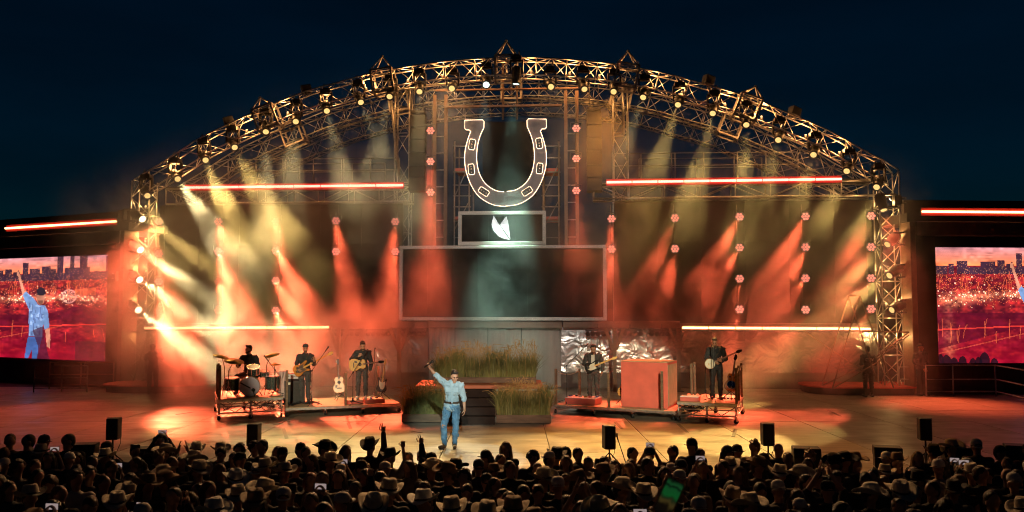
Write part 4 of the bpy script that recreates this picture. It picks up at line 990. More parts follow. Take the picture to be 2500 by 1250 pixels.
# rear platform carrying the back planter
pz = 0.95; c0 = P(1015, 940, 24.2); c1 = P(1325, 940, 24.2)
plat = thing('planter_platform', 'orange topped platform carrying the rear grass', 'platform', ((c0.x+c1.x)/2, 24.2, 0)); PWD = c1.x-c0.x
MB().box((0,0.9,pz-.05), (PWD,1.8,.1)).build('top', mat('orange_deck', (0.55,0.16,0.06), 0.5, 0, .15, 2), plat, world=False, bevel=.01)
for x in (-PWD*.48, -PWD*.16, PWD*.16, PWD*.48):
    for y in (.06, 1.74): MB().box((x,y,(pz-.1)/2), (.08,.08,pz-.1)).build('leg', darksteel, plat, world=False)
for i in range(4): MB().box((-PWD*.375+PWD*.25*i,0.02,pz*.45), (PWD*.25-.02,.03,pz*.78)).build('front_board', timber, plat, world=False)
ca = P(1062, 925, 25.2); cb = P(1308, 925, 25.2)
planter('grass_planter', 'rear raised planter of tall grass in front of the drapes', (ca.x+cb.x)/2, 25.2, cb.x-ca.x, 0.7, pz, 0.16, 0.95, 6000, 280, 3)
# centre steps between the front planters
stp = thing('centre_steps', 'dark steps between the two front planters', 'steps', P(1159,1030,23.3)*1.0); stp.location.z = 0
sa_ = F(1110,1030).x; sb_ = F(1209,1030).x; sw_ = sb_-sa_; stp.location.x = (sa_+sb_)/2; stp.location.y = 22.75
for i in range(4): MB().box((0, .12+.28*i+.14, .11+.22*i), (sw_,.28,.22)).build('step', mat('dark_step', (.03,.02,.016), .85, spec=.1) if 'dark_step' not in MATS else MATS['dark_step'], stp, world=False, bevel=.008)

# ---------------------------------------------------------------- instruments and stands
sunb = mat('sunburst_wood', (0.50,0.19,0.035), 0.25, 0, 0.4, 3); blond = mat('spruce_top', (0.66,0.36,0.10), 0.3, 0, 0.15, 5, stretch=(1,1,8)); maple = mat('maple_neck', (0.72,0.42,0.08), 0.35, 0, 0.1); rosew = mat('dark_neck', (0.10,0.05,0.03), 0.4)
cream = mat('cream_plastic', (0.72,0.68,0.52), 0.35, 0, .05); blackg = mat('black_lacquer', (0.02,0.02,0.02), 0.15); brassm = mat('brass', (0.62,0.42,0.14), 0.28, 1.0, 0.15, 14); steelstr = mat('steel_string', (.7,.7,.7), .3, 1)
def outline(pts, n=4): return [p for p in catmull([Vector((x,0,y)) for x,y in pts+[pts[0]]], n)][:-1]
ACOU = [(0,-.24),(.12,-.23),(.185,-.14),(.185,-.04),(.135,.05),(.125,.10),(.145,.18),(.11,.25),(.04,.262),(-.04,.262),(-.11,.25),(-.145,.18),(-.125,.10),(-.135,.05),(-.185,-.04),(-.185,-.14),(-.12,-.23)]
STRAT = [(0,-.21),(.10,-.20),(.165,-.12),(.15,-.02),(.115,.05),(.125,.13),(.15,.20),(.125,.245),(.085,.20),(.05,.15),(-.05,.15),(-.075,.20),(-.12,.27),(-.155,.24),(-.14,.14),(-.12,.05),(-.155,-.03),(-.165,-.12),(-.10,-.20)]
def guitar(kind, lab, loc, M3, cat='guitar', name=None):
    # local: z along neck, x across, front towards -y
    root = thing(name or kind+'_guitar', lab, cat, loc); root.rotation_euler = M3.to_euler()
    b = lambda m, nm, mt, sm=False, bv=0, par=None: m.build(nm, mt, par or root, world=False, smooth=sm, bevel=bv)
    if kind in ('acoustic', 'resonator'):
        body = b(MB().prism(outline(ACOU), (0,0.10,0)), 'body', (blond if kind == 'acoustic' else sunb), bv=.008)
        nz0, nz1, nm = .20, .66, (rosew if kind == 'acoustic' else rosew)
        if kind == 'acoustic':
            b(MB().disc((0,-.004,.09), (0,-1,0), .052, 18), 'sound_hole', black); b(MB().box((0,-.008,-.10), (.16,.012,.025)), 'bridge', rosew); b(MB().prism([(-.06,-.003,.02),(-.12,-.003,.0),(-.13,-.003,-.06),(-.08,-.003,-.08),(-.05,-.003,-.02)], (0,-.003,0)), 'pickguard', rosew)
        else:
            b(MB().lathe([(.125,0),(.125,.012),(.11,.016),(.05,.024),(.0,.026)], (0,0,-.07), (0,-1,0), 20), 'resonator_cone', chrome, True)
            for s in (-1,1): b(MB().disc((s*.075,-.004,.16), (0,-1,0), .028, 12), 'sound_hole', black)
    elif kind in ('electric', 'bass'):
        sc = 1.0 if kind == 'electric' else 1.08
        body = b(MB().prism([p*sc for p in outline(STRAT)], (0,.045,0)), 'body', blackg if kind == 'electric' else sunb, bv=.012)
        b(MB().prism([Vector((x,-.004,y))*sc for x,y in ((-.10,.17),(-.06,.12),(.06,.12),(.09,.16),(.10,.06),(.09,-.06),(.04,-.13),(-.03,-.10),(-.09,.0))], (0,-.003,0)), 'pickguard', cream if kind == 'electric' else rosew)
        for z in (.03, -.04, -.09): b(MB().box((0,-.010,z), (.075,.012,.018)), 'pickup', black if kind != 'electric' else cream)
        b(MB().box((0,-.010,-.14), (.07,.015,.03)), 'bridge', chrome); nz0, nz1, nm = .10, (.68 if kind == 'electric' else .95), maple
    elif kind == 'banjo':
        body = b(MB().lathe([(.15,.0),(.155,.02),(.155,.07),(.13,.075)], (0,.07,-.08), (0,-1,0), 24), 'body', brassm, True)
        b(MB().disc((0,-.007,-.08), (0,-1,0), .142, 24), 'drum_head', cream); b(MB().box((0,-.014,-.12), (.06,.012,.02)), 'bridge', maple); nz0, nz1, nm = .06, .74, rosew
    b(MB().prism([(-.027,-.012,nz0),(.027,-.012,nz0),(.021,-.012,nz1),(-.021,-.012,nz1)], (0,.03,0)), 'neck', nm, bv=.006)
    hd = b(MB().prism([(-.025,-.006,nz1),(.025,-.006,nz1),(.045,-.006,nz1+.06),(.035,-.006,nz1+.17),(-.02,-.006,nz1+.18),(-.042,-.006,nz1+.05)], (0,.018,0)), 'headstock', (maple if nm is maple else blackg))
    for i in range(3):
        for s in (-1,1): b(MB().tube((s*.03,.004,nz1+.05+.04*i), (s*.062,.004,nz1+.05+.04*i), .007, 5), 'tuning_peg', chrome, par=hd)
    for i in range(4): b(MB().tube(((i-1.5)*.009,-.018,-.12), ((i-1.5)*.009,-.014,nz1), .0012, 3), 'string', steelstr)
    return root
def Mrot(tilt, yaw=0.0, lean=0.0): return Matrix.Rotation(yaw, 3, 'Z') @ Matrix.Rotation(lean, 3, 'X') @ Matrix.Rotation(tilt, 3, 'Y')
def guitar_stand(lab, p, h=.72):
    root = thing('guitar_stand', lab, 'guitar stand', p, 0, 'guitar stands')
    for a in (R(-100), R(20), R(140)): MB().tube((0,.08,.25), (.26*math.cos(a),.08+.26*math.sin(a),.015), .011, 6).build('leg', blackmetal, root, world=False)
    MB().tube((0,.08,.22), (0,.10,h), .013, 6).build('pole', blackmetal, root, world=False)
    for s in (-1,1): MB().path([(0,.1,.26),(s*.1,.06,.25),(s*.1,-.08,.25),(s*.1,-.1,.28)], .01, 5).build('cradle_arm', blackmetal, root, world=False)
    MB().path([(-.05,.0,h+.02),(-.045,.1,h),(.045,.1,h),(.05,.0,h+.02)], .009, 5).build('yoke', blackmetal, root, world=False)
def mic_stand(lab, p, h, boom=None, rz=0.0, mic=True, legs=True):
    root = thing('microphone_stand', lab, 'mic stand', p, rz, 'microphone stands')
    for a in (0.4, 2.5, 4.6): MB().tube((0,0,.12), (.32*math.cos(a),.32*math.sin(a),.012), .011, 6).build('leg', blackmetal, root, world=False)
    MB().lathe([(.03,.1),(.03,.2),(.018,.22)], n=8).build('hub', blackmetal, root, world=False)
    MB().tube((0,0,.15), (0,0,h), .011, 6).build('pole', blackmetal, root, world=False)
    tip = Vector((0,0,h))
    if boom:
        tip = Vector(boom); back = Vector((0,0,h))-(tip-Vector((0,0,h)))*.35
        MB().tube(back, tip, .009, 6).build('boom', blackmetal, root, world=False); MB().ell((0,0,h), (.028,.028,.028)).build('clamp', blackmetal, root, world=False)
    if mic:
        d = Vector((0,.8,.35)).normalized() if not boom else (tip-Vector((0,0,h))).normalized()
        mo = MB().tube(tip, tip+d*.13, .014, 8, .02).build('microphone', black, root, world=False, smooth=True)
        MB().ell(tip+d*.16, (.03,.03,.03)).build('microphone_grille', darksteel, mo, world=False, smooth=True).parent = mo
    return root
# guitars standing on the risers
gp = on(r2, 3.02, 0.95, H2+.0); guitar_stand('stand holding the black and cream electric guitar', gp); guitar('electric', 'black and cream electric guitar on a stand left of the grass', gp+Vector((0,-.04,.47)), Mrot(R(6), 0, R(-12)))
gp = on(r2, 1.72, 1.25, H2); guitar_stand('stand holding the spare acoustic guitar', gp); guitar('acoustic', 'amber acoustic guitar on a stand behind the rope post', gp+Vector((0,-.04,.50)), Mrot(R(-4), R(10), R(-12)))
gp = on(r3, 1.98, 0.72, H3); guitar_stand('stand holding the amber acoustic guitar by the tall red box', gp); guitar('acoustic', 'amber acoustic guitar on a stand left of the tall red box', gp+Vector((0,-.04,.5)), Mrot(R(8), R(-35), R(-14)))
gp = on(r4, 1.42, 0.95, H4); guitar_stand('stand holding the resonator guitar', gp); guitar('resonator', 'dark resonator guitar with metal plate on a stand at the far right', gp+Vector((0,-.04,.50)), Mrot(R(10), R(-10), R(-12)), name='resonator_guitar')
# microphone stands
mic_stand('microphone stand with angled boom before the bassist', on(r2, .78, .35, H2), 1.05, (.38,.05,1.62))
mic_stand('microphone stand before the acoustic guitarist', on(r2, 1.98, .1, H2), 0.98, (.33,.1,1.52))
mic_stand('slim straight microphone stand left of the grass', on(r2, 2.86, 1.5, H2), 1.55)
mic_stand('microphone stand with long boom before the electric guitarist', on(r3, 0.22, .5, H3), 1.15, (.55,.1,1.70))
mic_stand('microphone stand in front of the banjo player', on(r4, .98, .45, H4), 1.50)
mic_stand('short forked stand beside the banjo player', on(r4, .62, 1.5, H4), 1.05, None, 0, False)
# bass amplifier with towel
am = thing('bass_amplifier', 'black bass amplifier cabinet behind the bassist', 'amplifier', on(r2, .32, 1.15, H2), rzL)
MB().box((0,0,.36), (.62,.42,.70)).build('cabinet', black, am, world=False, bevel=.015); MB().box((0,-.215,.35), (.55,.02,.6)).build('grille', grille, am, world=False)
hd_ = MB().box((-.02,0,.83), (.5,.36,.20)).build('amp_head', black, am, world=False, bevel=.012)
MB().box((-.02,-.185,.83), (.44,.012,.14)).build('panel', galv, hd_, world=False).parent = hd_
for i in range(5): MB().lathe([(.014,0),(.012,.02)], (-.18+.08*i,-.19,.84), (0,-1,0), 8).build('knob', chrome, hd_, world=False)
MB().box((-.18,-.23,.62), (.1,.006,.07)).build('badge', cream, am, world=False)
tw = MB(); n = 14; g_ = []
for j in range(9):
    for i in range(n+1): g_.append((-.5+.30*i/n+.03*math.sin(j*.8+i*.3), -.16+.05*math.sin(i*1.1+j*.4), .98-.11*j if j else 1.0))
tw.add(g_, [(j*(n+1)+i, j*(n+1)+i+1, (j+1)*(n+1)+i+1, (j+1)*(n+1)+i) for j in range(8) for i in range(n)])
to = tw.build('towel', mat('pink_towel', (.62,.44,.40), .9, 0, .1, 5, .3, 80), None, world=True, smooth=True); to.location = am.location; to.rotation_euler = am.rotation_euler; tag(to, 'pale pink towel hanging between drums and amplifier', 'towel')
md = to.modifiers.new('thick', 'SOLIDIFY'); md.thickness = .01
MB().box((-.35,-.16,.5), (.02,.02,1.0)).build('towel_rail', darksteel, am, world=False)

# ---------------------------------------------------------------- drum kit
pearl = mat('abalone_wrap', (0.10,0.14,0.13), 0.2, 0.5, 0.9, 38); dhead = mat('drum_head', (0.55,0.50,0.60), 0.5, 0, .04); hoop = mat('drum_hoop', (0.45,0.28,0.14), 0.35, 0, .1); clearhead = mat('amber_head', (0.55,0.20,0.07), 0.35, 0, .1)
dk = thing('drum_kit', 'sparkling drum kit with brass cymbals on the tall left riser', 'drum kit', on(r1, .92, .9, H1), rzD+R(-4))
def drum(r, L, c, d, nm, front=dhead, back=dhead, hoopm=chrome, tag_=False):
    d = Vector(d).normalized(); c = Vector(c)
    sh = MB().lathe([(r,-L/2),(r,L/2)], c, d, 28).build(nm, pearl, dk, world=False, smooth=False)
    MB().disc(c+d*(L/2+.004), d, r*.985, 28).build('head', front, sh, world=False).parent = sh
    MB().disc(c-d*(L/2+.004), -d, r*.985, 28).build('head', back, sh, world=False).parent = sh
    for s in (-1, 1): MB().lathe([(r+.004,-.016),(r+.016,-.016),(r+.016,.016),(r+.004,.016)], c+d*s*(L/2-.006), d, 28, cap=False).build('hoop', hoopm, sh, world=False, smooth=False)
    x, y, _ = frame_of(d)
    for i in range(8):
        a = i*math.pi/4+.2; q = c+(x*math.cos(a)+y*math.sin(a))*(r+.012); MB().tube(q-d*L*.46, q+d*L*.46, .006, 4).build('tension_rod', chrome, sh, world=False)
    return sh
bd = drum(.285, .42, (0,-.32,.30), (0,-1,0), 'bass_drum', dhead, dhead, hoop)
for s in (-1,1): MB().tube((s*.24,-.42,.2), (s*.36,-.52,.01), .012, 6).build('spur', chrome, bd, world=False)
MB().tube((-.26,-.55,.42), (.02,-.60,.26), .018, 8).build('bass_drum_microphone', black, dk, world=False, smooth=True); MB().ell((.10,-.62,.21), (.055,.055,.05)).build('microphone_head', black, dk, world=False, smooth=True)
MB().tube((.10,-.62,.2), (.14,-.62,.02), .012, 6).build('microphone_pole', black, dk, world=False)
MB().box((0,-.538,.09), (.10,.004,.02)).build('maker_badge', cream, bd, world=False)
drum(.17, .22, (.10,-.28,.76), (-.05,-.35,.92), 'rack_tom', clearhead, clearhead)
drum(.20, .36, (-.50,-.1,.36), (0,-.08,1), 'floor_tom')
drum(.18, .14, (.38,.12,.62), (0,-.12,1), 'snare_drum', cream, cream)
drum(.20, .38, (.66,.0,.36), (0,-.05,1), 'floor_tom')
MB().tube((.1,-.3,.6), (.05,-.3,.5), .016, 6).build('tom_mount', chrome, dk, world=False)
def cymbal(c, r, d, base, two=False):
    c = Vector(c); d = Vector(d).normalized()
    for k in range(2 if two else 1):
        s = 1 if k == 0 else -1
        o = MB().lathe([(0.012,.035),(.05,.028),(.07,.014),(r,-.012),(r,-.016),(.06,.008)], c+d*(.0 if k == 0 else -.03), d*s, 28).build('cymbal', brassm, dk, world=False, smooth=True)
    b = Vector(base); st = MB().tube(Vector((b.x,b.y,.14)), Vector((b.x,b.y,c.z*.72)), .012, 6); st.tube(Vector((b.x,b.y,c.z*.72)), c+d*.03, .010, 6); o = st.build('cymbal_stand', chrome, dk, world=False, smooth=True)
    for a in (.3, 2.4, 4.5): MB().tube((b.x,b.y,.34), (b.x+.22*math.cos(a),b.y+.22*math.sin(a),.01), .010, 5).build('tripod_leg', chrome, o, world=False)
cymbal((-.82,-.05,1.18), .24, (.25,-.15,1), (-.72,.05)); cymbal((-.45,-.30,1.05), .29, (.12,-.25,1), (-.60,-.42)); cymbal((.62,-.12,1.20), .24, (-.2,-.2,1), (.48,-.02)); cymbal((.72,.1,.90), .19, (0,0,1), (.72,.1), True)
mic_stand('small boom stand over the drum kit', on(r1, 1.62, .55, H1), .75, (-.2,-.1,1.05))
th = MB(); th.lathe([(.16,.44),(.17,.47),(.16,.52),(.02,.53)], (0.08,.62,0), n=18); tho = th.build('drum_stool', black, dk, world=False, smooth=True)
MB().tube((0.08,.62,.0), (0.08,.62,.46), .02).build('stool_post', chrome, dk, world=False)
# cables under the risers
cabm = black
rng = random.Random(4)
for k, (rr, W_, h_, lab) in enumerate(((r1,1.7,H1,'tangle of cables under the drum riser'),(r2,.9,H2,'cable bundle at the bassist\'s feet'),(r4,.5,H4,'cables hanging under the banjo riser'))):
    root = thing('cable_bundle', lab, 'cables', on(rr, .1, .3, 0.0))
    for i in range(7):
        x = rng.uniform(0, W_); pts = [on(rr, x+rng.uniform(-.3,.3), .2+rng.uniform(0,.8), (h_-.1 if k != 1 else h_+.02) if q in (0,5) else ((.22 if k != 1 else h_+.02)+rng.uniform(0,.12 if k != 1 else .05))) for q in range(6)]
        MB().path(catmull(pts, 4), .009, 5).build('cable', cabm, root, smooth=True)

# strips of tape on the stage floor
tapem = mat('floor_tape', (0.05,0.035,0.03), .6)
for i, (xa, ya, xb, yb) in enumerate(((692,1046,700,1070),(850,1032,856,1046),(1502,1030,1518,1046),(1655,1034,1678,1056),(1796,1048,1790,1066),(1000,1052,1030,1056),(430,1012,470,1006),(2020,1000,2052,1016))):
    a = F(xa, ya, .006); b = F(xb, yb, .006)
    o = MB().bar(a, b, .09, .003).build('floor_tape', tapem); tag(o, 'strip of dark tape on the stage floor, %s from the left' % nth(sorted((692,850,1502,1655,1796,1000,430,2020)).index(xa)), 'tape', 'tape strips on the floor')
# ---------------------------------------------------------------- people: bodies grown from joints as one surface
V = Vector
TMP = bpy.data.scenes.new('grow_room')             # bodies are grown aside, then linked into the scene
def remesh(mb, voxel, it=3, fac=0.5):
    me = mb.mesh('grow', None) if False else bpy.data.meshes.new('grow'); me.from_pydata([tuple(q) for q in mb.v], [], mb.f); me.update()
    o = bpy.data.objects.new('grow', me); TMP.collection.objects.link(o)
    m = o.modifiers.new('r', 'REMESH'); m.mode = 'VOXEL'; m.voxel_size = voxel
    s = o.modifiers.new('s', 'SMOOTH'); s.iterations = it; s.factor = fac
    with bpy.context.temp_override(scene=TMP, view_layer=TMP.view_layers[0]):
        dg = bpy.context.evaluated_depsgraph_get(); out = bpy.data.meshes.new_from_object(o.evaluated_get(dg))
    bpy.data.objects.remove(o); bpy.data.meshes.remove(me)
    out.polygons.foreach_set('use_smooth', [True]*len(out.polygons)); out.update(); return out
from mathutils import noise as mnoise
def wrinkle(me, amp, sc, zs=.6):               # cloth folds pressed into the surface
    me.update(); vs = me.vertices; n = len(vs); co = np.zeros(n*3); no = np.zeros(n*3); vs.foreach_get('co', co); vs.foreach_get('normal', no); co = co.reshape(-1,3); no = no.reshape(-1,3)
    d = np.array([abs(mnoise.noise(V((c[0]*sc, c[1]*sc, c[2]*sc*zs+c[0]*sc*.5))))+.5*abs(mnoise.noise(V((c[0]*sc*2.1, c[1]*sc*2.1, c[2]*sc*1.4)))) for c in co])
    co = co+no*((d-.25)*amp)[:,None]; vs.foreach_set('co', co.ravel()); me.update(); return me
def cap(mb, a, b, ra, rb, n=10):              # tapered capsule
    a = V(a); b = V(b); x, y, d = frame_of(b-a if (b-a).length > 1e-5 else V((0,0,1))); prof = []
    L = (b-a).length
    for t_ in (80, 55, 30, 0): prof.append((ra*math.cos(R(t_)), -ra*math.sin(R(t_))))
    for t_ in (0, 30, 55, 80): prof.append((rb*math.cos(R(t_)), L+rb*math.sin(R(t_))))
    return mb.lathe(prof, a, d, n)
def basis(up, fwd):
    u = V(up).normalized(); f = V(fwd); f = (f-u*f.dot(u)).normalized(); r = f.cross(u)*1.0; return Matrix((r, f*-1, u)).transposed(), r, f, u
def pose(**k):
    # default: facing -y, x to the viewer's right; person's right side is at -x
    J = dict(pel=V((0,0,.97)), chest=V((0,0,1.34)), neck=V((0,.0,1.50)), head=V((0,-.02,1.685)), face=V((0,-1,-.05)), up=V((0,0,1)),
             shR=V((-.185,0,1.45)), elR=V((-.24,.02,1.17)), wrR=V((-.25,-.06,.92)), shL=V((.185,0,1.45)), elL=V((.24,.02,1.17)), wrL=V((.25,-.06,.92)),
             hiR=V((-.095,0,.93)), knR=V((-.11,-.02,.50)), anR=V((-.12,.02,.09)), toR=V((-.14,-.17,.045)), hiL=V((.095,0,.93)), knL=V((.11,-.02,.50)), anL=V((.12,.02,.09)), toL=V((.14,-.17,.045)),
             handR=None, handL=None, curlR=.35, curlL=.35)
    for q, v in k.items(): J[q] = V(v) if isinstance(v, tuple) else v
    return J
def torso(mb, J, g=0.0, build=1.0):
    p, c, n = J['pel'], J['chest'], J['neck']; mid = p.lerp(c, .45)
    B, r, f, u = basis(c-p, V((0,-1,0))); B2 = B
    mb.ell(c+u*.0, ((.165+g)*build,.112+g,.20+g), B, 14, 9); mb.ell(mid, ((.140+g)*build,.105+g,.17+g), B, 14, 9); mb.ell(p, (.155*build+g,.118+g,.13+g), B, 14, 9)
    cap(mb, J['shR'].lerp(c, .18), J['shL'].lerp(c, .18), .066+g, .066+g); cap(mb, J['shR'], c+V((0,0,.05)), .062+g, .09+g); cap(mb, J['shL'], c+V((0,0,.05)), .062+g, .09+g)
    cap(mb, n-(n-c)*.2, n+(J['head']-n)*.05, .075+g*.6, .06+g*.4)
def arm(mb, J, s, g=0.0, part='all', cut=1.0):
    a, b, c = J['sh'+s], J['el'+s], J['wr'+s]
    cap(mb, a, b, .058+g, .044+g)
    if part == 'all': cap(mb, b, c, .043+g, .028+g)
    elif cut > 0: cap(mb, b, b.lerp(c, cut), .045+g, .043+g-.012*cut)
def leg(mb, J, s, g=0.0, foot=True):
    cap(mb, J['hi'+s], J['kn'+s], .088+g, .058+g); cap(mb, J['kn'+s].lerp(J['an'+s], .0), J['kn'+s].lerp(J['an'+s], .35), .058+g, .060+g); cap(mb, J['kn'+s].lerp(J['an'+s], .35), J['an'+s], .060+g, .040+g)
    if foot: cap(mb, J['an'+s]+V((0,.03,-.03)), J['to'+s], .042, .034)
def head(mb, J, fine=True):
    B, r, f, u = basis(J['up'] if J['up'].length else (0,0,1), J['face']); h = J['head']
    mb.ell(h+u*.028-f*.012, (.077,.098,.095), B, 14, 9); mb.ell(h-u*.045+f*.022, (.060,.068,.080), B, 12, 8); cap(mb, J['neck']-V((0,0,.03)), h-u*.03-f*.02, .058, .055)
    if fine:
        mb.ell(h+f*.092-u*.012, (.014,.022,.028), B); mb.ell(h+f*.078+u*.028, (.052,.016,.012), B); mb.ell(h+f*.075-u*.062, (.026,.016,.012), B); mb.ell(h+f*.068-u*.105, (.028,.022,.02), B)
        for s in (-1, 1): mb.ell(h+r*s*.078-u*.005-f*.01, (.012,.026,.034), B); mb.ell(h+r*s*.045+f*.06-u*.02, (.025,.02,.022), B)
    return B, r, f, u
def hand(mb, wr, d, side, palm, curl=.35, spread=.12, fingers=(1,1,1,1), thumb=1.0):
    # d: from wrist along the palm; palm: the way the palm faces; side: towards the thumb
    d = V(d).normalized(); palm = V(palm); palm = (palm-d*palm.dot(d)).normalized(); sd = V(side); sd = (sd-d*sd.dot(d)-palm*sd.dot(palm)).normalized()
    B = Matrix((sd, palm, d)).transposed()
    mb.ell(wr+d*.045, (.043,.017,.055), B, 10, 7); cap(mb, wr-d*.015, wr+d*.03, .026, .028, 8)
    for i, (o, L, r_) in enumerate(((.030,.075,.0088),(.010,.085,.009),(-.011,.078,.0088),(-.030,.062,.0078))):
        p = wr+d*.085+sd*o; q = curl if fingers[i] else 1.35; ang = 0.0; dirv = d+sd*spread*(1.5-i)*.25; dirv.normalize(); pts = [wr+d*.05+sd*o*.8, p]
        for k, fr_ in enumerate((.42,.32,.26)):
            ang += q*(.75 if k == 0 else 1.0); pts.append(pts[-1]+(dirv*math.cos(ang)+palm*math.sin(ang))*L*fr_)
        mb.path(pts, r_, 6, taper=.8)
    t0 = wr+d*.02+sd*.03; t1 = t0+(sd*.75+d*.55+palm*.25).normalized()*.045*thumb; t2 = t1+(sd*.25+d*.75+palm*(.2+curl*.9)).normalized()*.035; t3 = t2+(d*.7+palm*(.3+curl)-sd*.1).normalized()*.026
    mb.path([t0-sd*.012, t1, t2, t3], .0115, 6, taper=.75)
def append_raw(me, mb):
    bm = bmesh.new(); bm.from_mesh(me); n0 = len(bm.verts); vs = [bm.verts.new(q) for q in mb.v]
    for f_ in mb.f:
        try: fc = bm.faces.new([vs[i] for i in f_]); fc.smooth = True
        except ValueError: pass
    bmesh.ops.recalc_face_normals(bm, faces=bm.faces[:]); bm.to_mesh(me); bm.free(); return me
skin = mat('skin', (0.50,0.27,0.17), 0.5, 0, 0.08, 8); skin2 = mat('skin_tan', (0.42,0.21,0.125), 0.5, 0, .08, 8); eyem = mat('eye', (0.02,0.015,0.012), 0.2)
hairdark = mat('dark_hair', (0.022,0.014,0.010), 0.45, 0, .5, 25, .6, 70, stretch=(3,3,.5)); beardm = mat('beard', (0.10,0.055,0.03), 0.7, 0, .3, 40, .5, 80); hairbrown = mat('brown_hair', (0.07,0.038,0.02), 0.45, 0, .5, 25, .6, 70, stretch=(3,3,.5)); hairblond = mat('fair_hair', (0.24,0.14,0.065), 0.45, 0, .4, 25, .6, 70, stretch=(3,3,.5)); hairred = mat('red_hair', (0.30,0.05,0.03), .45, 0, .4, 25, .6, 70, stretch=(3,3,.5))
chambray = mat('chambray_shirt', (0.33,0.46,0.54), 0.8, 0, 0.16, 7, 0.9, 13); jeansm = mat('blue_jeans', (0.10,0.22,0.36), 0.8, 0, 0.45, 5, 0.8, 12); blackcloth = mat('black_cloth', (0.030,0.031,0.033), 0.75, 0, .3, 6, .7, 14); darkdenim = mat('charcoal_denim', (0.06,0.056,0.053), 0.8, 0, .3, 6, .7, 14); bootm = mat('brown_boot', (0.13,0.07,0.035), 0.5, 0, .3, 8); beltm = mat('leather_belt', (0.06,0.04,0.025), .45); teem = mat('white_tee', (0.62,0.58,0.52), .8, 0, .05, 4, .5, 12)
def eyes(par, J, B, r, f, u):
    for s in (-1, 1): MB().ell(J['head']+f*.083+r*s*.031+u*.008, (.012,.009,.008), B).build('eye', eyem, par, world=False, smooth=True)
    for s in (-1, 1): MB().ell(J['head']+f*.092+r*s*.032+u*.028, (.022,.008,.006), B).build('eyebrow', hairdark, par, world=False, smooth=True)
    MB().ell(J['head']+f*.090-u*.062, (.024,.006,.005), B).build('mouth', mat('lips', (.30,.10,.08), .5) if 'lips' not in MATS else MATS['lips'], par, world=False, smooth=True)
def hair_short(J, B, r, f, u, vol=0.0, top=.02):
    m = MB(); h = J['head']; m.ell(h+u*.055-f*.036, (.083+vol,.094+vol,.080+vol+top), B, 14, 9); m.ell(h+u*.01-f*.05, (.080+vol,.070+vol,.085), B, 12, 8); cap(m, h+u*.112+f*.048-r*.04, h+u*.122+f*.042+r*.035, .024+top*.6, .026+top*.6); return m
